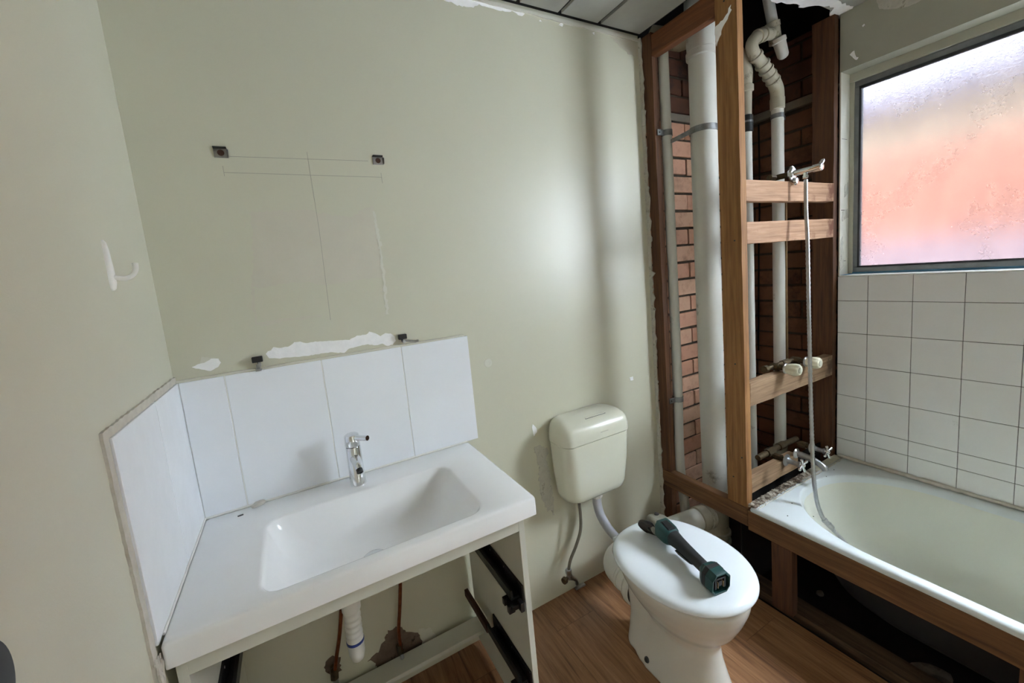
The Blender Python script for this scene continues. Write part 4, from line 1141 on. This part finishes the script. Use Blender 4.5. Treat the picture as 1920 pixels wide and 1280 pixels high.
# rear shelf
loft(bm, [sring(TX, -.34, .085, .08, .035, .30, 3, 4, 40), sring(TX, -.33, .115, .09, .045, .345, 3, 4, 40), sring(TX, -.33, .125, .09, .048, .385, 3, 4, 40)])
pan = obj('pan', bm, 'toilet', t, smooth=180)
rm = pan.modifiers.new('remesh', 'REMESH'); rm.mode = 'VOXEL'; rm.voxel_size = .0055; rm.use_smooth_shade = True
sm_ = pan.modifiers.new('smooth', 'SMOOTH'); sm_.factor = .8; sm_.iterations = 14
bm = new(); lathe(bm, (TX - .113, -.46, .03), (-1, -.1, .25), [(0, .011), (.006, .011), (.010, .008), (.011, .001)], 20); obj('floor_bolt', bm, 'steel_dark', pan)
# seat and lid
def lring(s, z, sk=1.0):
    o = []
    for p in sring(1.389, -.535, .206 - s, .242 - s, .252 - s, z, 2.05, 2.35, 72):
        o.append(p)
    return o


bm = new(); loft(bm, [lring(.024, .3885), lring(.018, .391), lring(.016, .397), lring(.018, .402)]); obj('seat', bm, 'seat', t, smooth=60)
bm = new(); loft(bm, [lring(.012, .4025), lring(.004, .4045), lring(0, .409), lring(0, .414), lring(.003, .420), lring(.010, .4255), lring(.022, .4295), lring(.045, .4325), lring(.09, .4345), lring(.15, .4355), lring(.19, .436)]); obj('lid', bm, 'seat', t, smooth=60)
for s in (-1, 1):
    bm = new(); lathe(bm, (1.385 + s * .075 - .018, -.292, .400), (1, 0, 0), [(0, .008), (.002, .0105), (.034, .0105), (.036, .008)], 18); lathe(bm, (1.385 + s * .075, -.292, .384), (0, 0, 1), [(0, .012), (.014, .010)], 16); obj('hinge', bm, 'seat', t)

# pan connector
t = thing('pan_connector', (1.373, -.2, .18), 'white flexible pan connector elbow behind the toilet', 'pan connector')
bm = new(); tube(bm, [(TX - .012, -.300, .180), (TX - .012, -.245, .181), (TX - .002, -.190, .184), (1.43, -.155, .188), (1.52, -.150, .190), (1.69, -.155, .190)], [.056, .056, .056, .0555, .0545, .0540], 36, smooth=6); obj('elbow', bm, 'pvc_white', t)
bm = new()
lathe(bm, (TX - .012, -.285, .180), (0, -1, 0), [(0, .058), (.003, .064), (.012, .067), (.014, .062), (.022, .062), (.025, .073), (.042, .074), (.047, .070), (.048, .060)], 40); obj('collar', bm, 'pvc_white', t)
bm = new(); lathe(bm, (TX - .012, -.329, .180), (0, -1, 0), [(0, .0660), (.0105, .0655), (.0105, .048)], 40); obj('rubber_seal', bm, 'rubber', t)
for k, q in enumerate(((TX - .0115, -.262, .1805), (TX - .010, -.248, .181))):
    bm = new(); lathe(bm, q, (0.1, 1, .02), [(0, .056), (.002, .0605), (.008, .0605), (.010, .056)], 36); obj('rib', bm, 'pvc_white', t)

# ================================================================== angle grinder
P0 = Vector((1.352, -.690, .470)); P1 = Vector((1.408, -.400, .493))
e = (P1 - P0).normalized(); s_ = Vector((0, 0, 1)).cross(e).normalized(); up = e.cross(s_).normalized()
if up.z < 0:
    up = -up
W = lambda a, b, c: P0 + e * a + s_ * b + up * c          # along, side (towards -x), up
t = thing('angle_grinder', tuple(P0 - Vector((0, 0, .04))), 'battery angle grinder with a black handle and no battery, lying on the toilet lid', 'grinder')


def gring(a, hw, hh, r, cb=0, cc=0, m=5):
    return [W(a, cb + p.x, cc + p.y) for p in rring(0, 0, hw, hh, r, 0, m)]


L_ = (P1 - P0).length
bm = new()
loft(bm, [gring(.030, .022, .022, .012), gring(.045, .0175, .019, .014, 0, .002), gring(.09, .0180, .0195, .015, 0, .003), gring(.13, .0190, .021, .016, 0, .003), gring(.165, .0205, .0225, .016, 0, .003), gring(.185, .023, .024, .016, 0, .002), gring(.200, .026, .026, .016)])
obj('handle', bm, 'rubber', t, smooth=50)
bm = new(); prism(bm, [W(.085, .012, -.018), W(.165, .014, -.022), W(.175, .012, -.031), W(.155, .012, -.034), W(.10, .011, -.026)], s_ * -.022); obj('paddle_switch', bm, 'black', t, smooth=0, bevel=.002)
bm = new()
loft(bm, [gring(.192, .0235, .024, .014), gring(.200, .028, .028, .014), gring(.215, .0310, .0300, .014), gring(.245, .0315, .0305, .013), gring(.262, .030, .030, .012)])
obj('motor_housing', bm, 'teal', t, smooth=50)
bm = new(); rngs = []
box_pts = [W(.205, .013, .0295), W(.205, -.013, .0295), W(.245, -.011, .0315), W(.245, .011, .0315)]
prism(bm, box_pts, up * .0025); o_ = obj('name_plate', bm, 'black', t, smooth=0, bevel=.001)
bm = new(); prism(bm, [W(.202, .016, .0290), W(.202, -.016, .0290), W(.249, -.0135, .0315), W(.249, .0135, .0315)], up * .0012); obj('plate_frame', bm, 'steel_dark', t, smooth=0)
bm = new()
loft(bm, [gring(.256, .030, .029, .010), gring(.268, .0325, .0300, .010), gring(.285, .031, .028, .012), gring(.306, .026, .0245, .014, .002, -.002), gring(.320, .018, .018, .012, .003, -.004), gring(.325, .010, .010, .008, .003, -.005)])
for yy, zz in ((.020, .020), (-.020, .020), (.020, -.018)):
    lathe(bm, W(.264, yy, zz), e, [(-.002, .0055), (.012, .0055), (.014, .004)], 10)
obj('gear_housing', bm, 'gearbox', t, smooth=45)
bm = new(); lathe(bm, W(.296, -.006, .026), up, [(-.004, .0085), (.0035, .0085), (.005, .006)], 16); obj('spindle_lock', bm, 'black', t)
dn = (s_ * .74 - up * .48 - e * .47).normalized()
hc = W(.302, .010, -.012)
bm = new(); lathe(bm, hc, dn, [(.004, .020), (.018, .020), (.020, .012), (.028, .011), (.030, .008)], 24); obj('spindle', bm, 'steel_dark', t)
bm = new(); lathe(bm, hc, dn, [(.010, .022), (.012, .034), (.014, .043), (.018, .0465), (.026, .0465), (.026, .0440), (.018, .042)], 44); obj('guard', bm, 'black', t, smooth=40)
bm = new(); lathe(bm, hc, dn, [(.0215, .010), (.0215, .0435), (.0245, .0435), (.0245, .010)], 44); obj('disc', bm, simple('dark disc', (60, 52, 46), .6, .3, var=.3, vscale=40), t, smooth=30)
# open battery mount
hexo = [(-.024, -.034), (.024, -.034), (.036, -.018), (.036, .020), (.020, .038), (-.020, .038), (-.036, .020), (-.036, -.018)]
bm = new()
hr = lambda a, k, dz=0: [W(a, x * k, y * k + dz) for x, y in hexo]
loft(bm, [hr(.046, .50), hr(.034, .80), hr(.022, .98), hr(-.022, 1.0), hr(-.026, .96), hr(-.026, .84), hr(-.006, .80)])
obj('battery_mount', bm, 'teal', t, smooth=30, bevel=.0015)
bm = new(); loft(bm, [hr(.004, 1.02), hr(.018, 1.03)], True, True); obj('rubber_band', bm, 'rubber', t, smooth=0, bevel=.001)
bm = new()
for k, (x0, x1, y0, y1) in enumerate(((-.020, -.014, -.016, .020), (.014, .020, -.016, .020), (-.006, .006, -.006, .010), (-.018, .018, .016, .022))):
    prism(bm, [W(-.022, x0, y0), W(-.022, x1, y0), W(-.022, x1, y1), W(-.022, x0, y1)], e * .018)
obj('terminal_block', bm, 'black', t, smooth=0)
bm = new()
for x_ in (-.010, .010):
    prism(bm, [W(-.024, x_ - .001, -.012), W(-.024, x_ + .001, -.012), W(-.024, x_ + .001, .008), W(-.024, x_ - .001, .008)], e * .012)
obj('contact', bm, 'copper_pale', t, smooth=0)
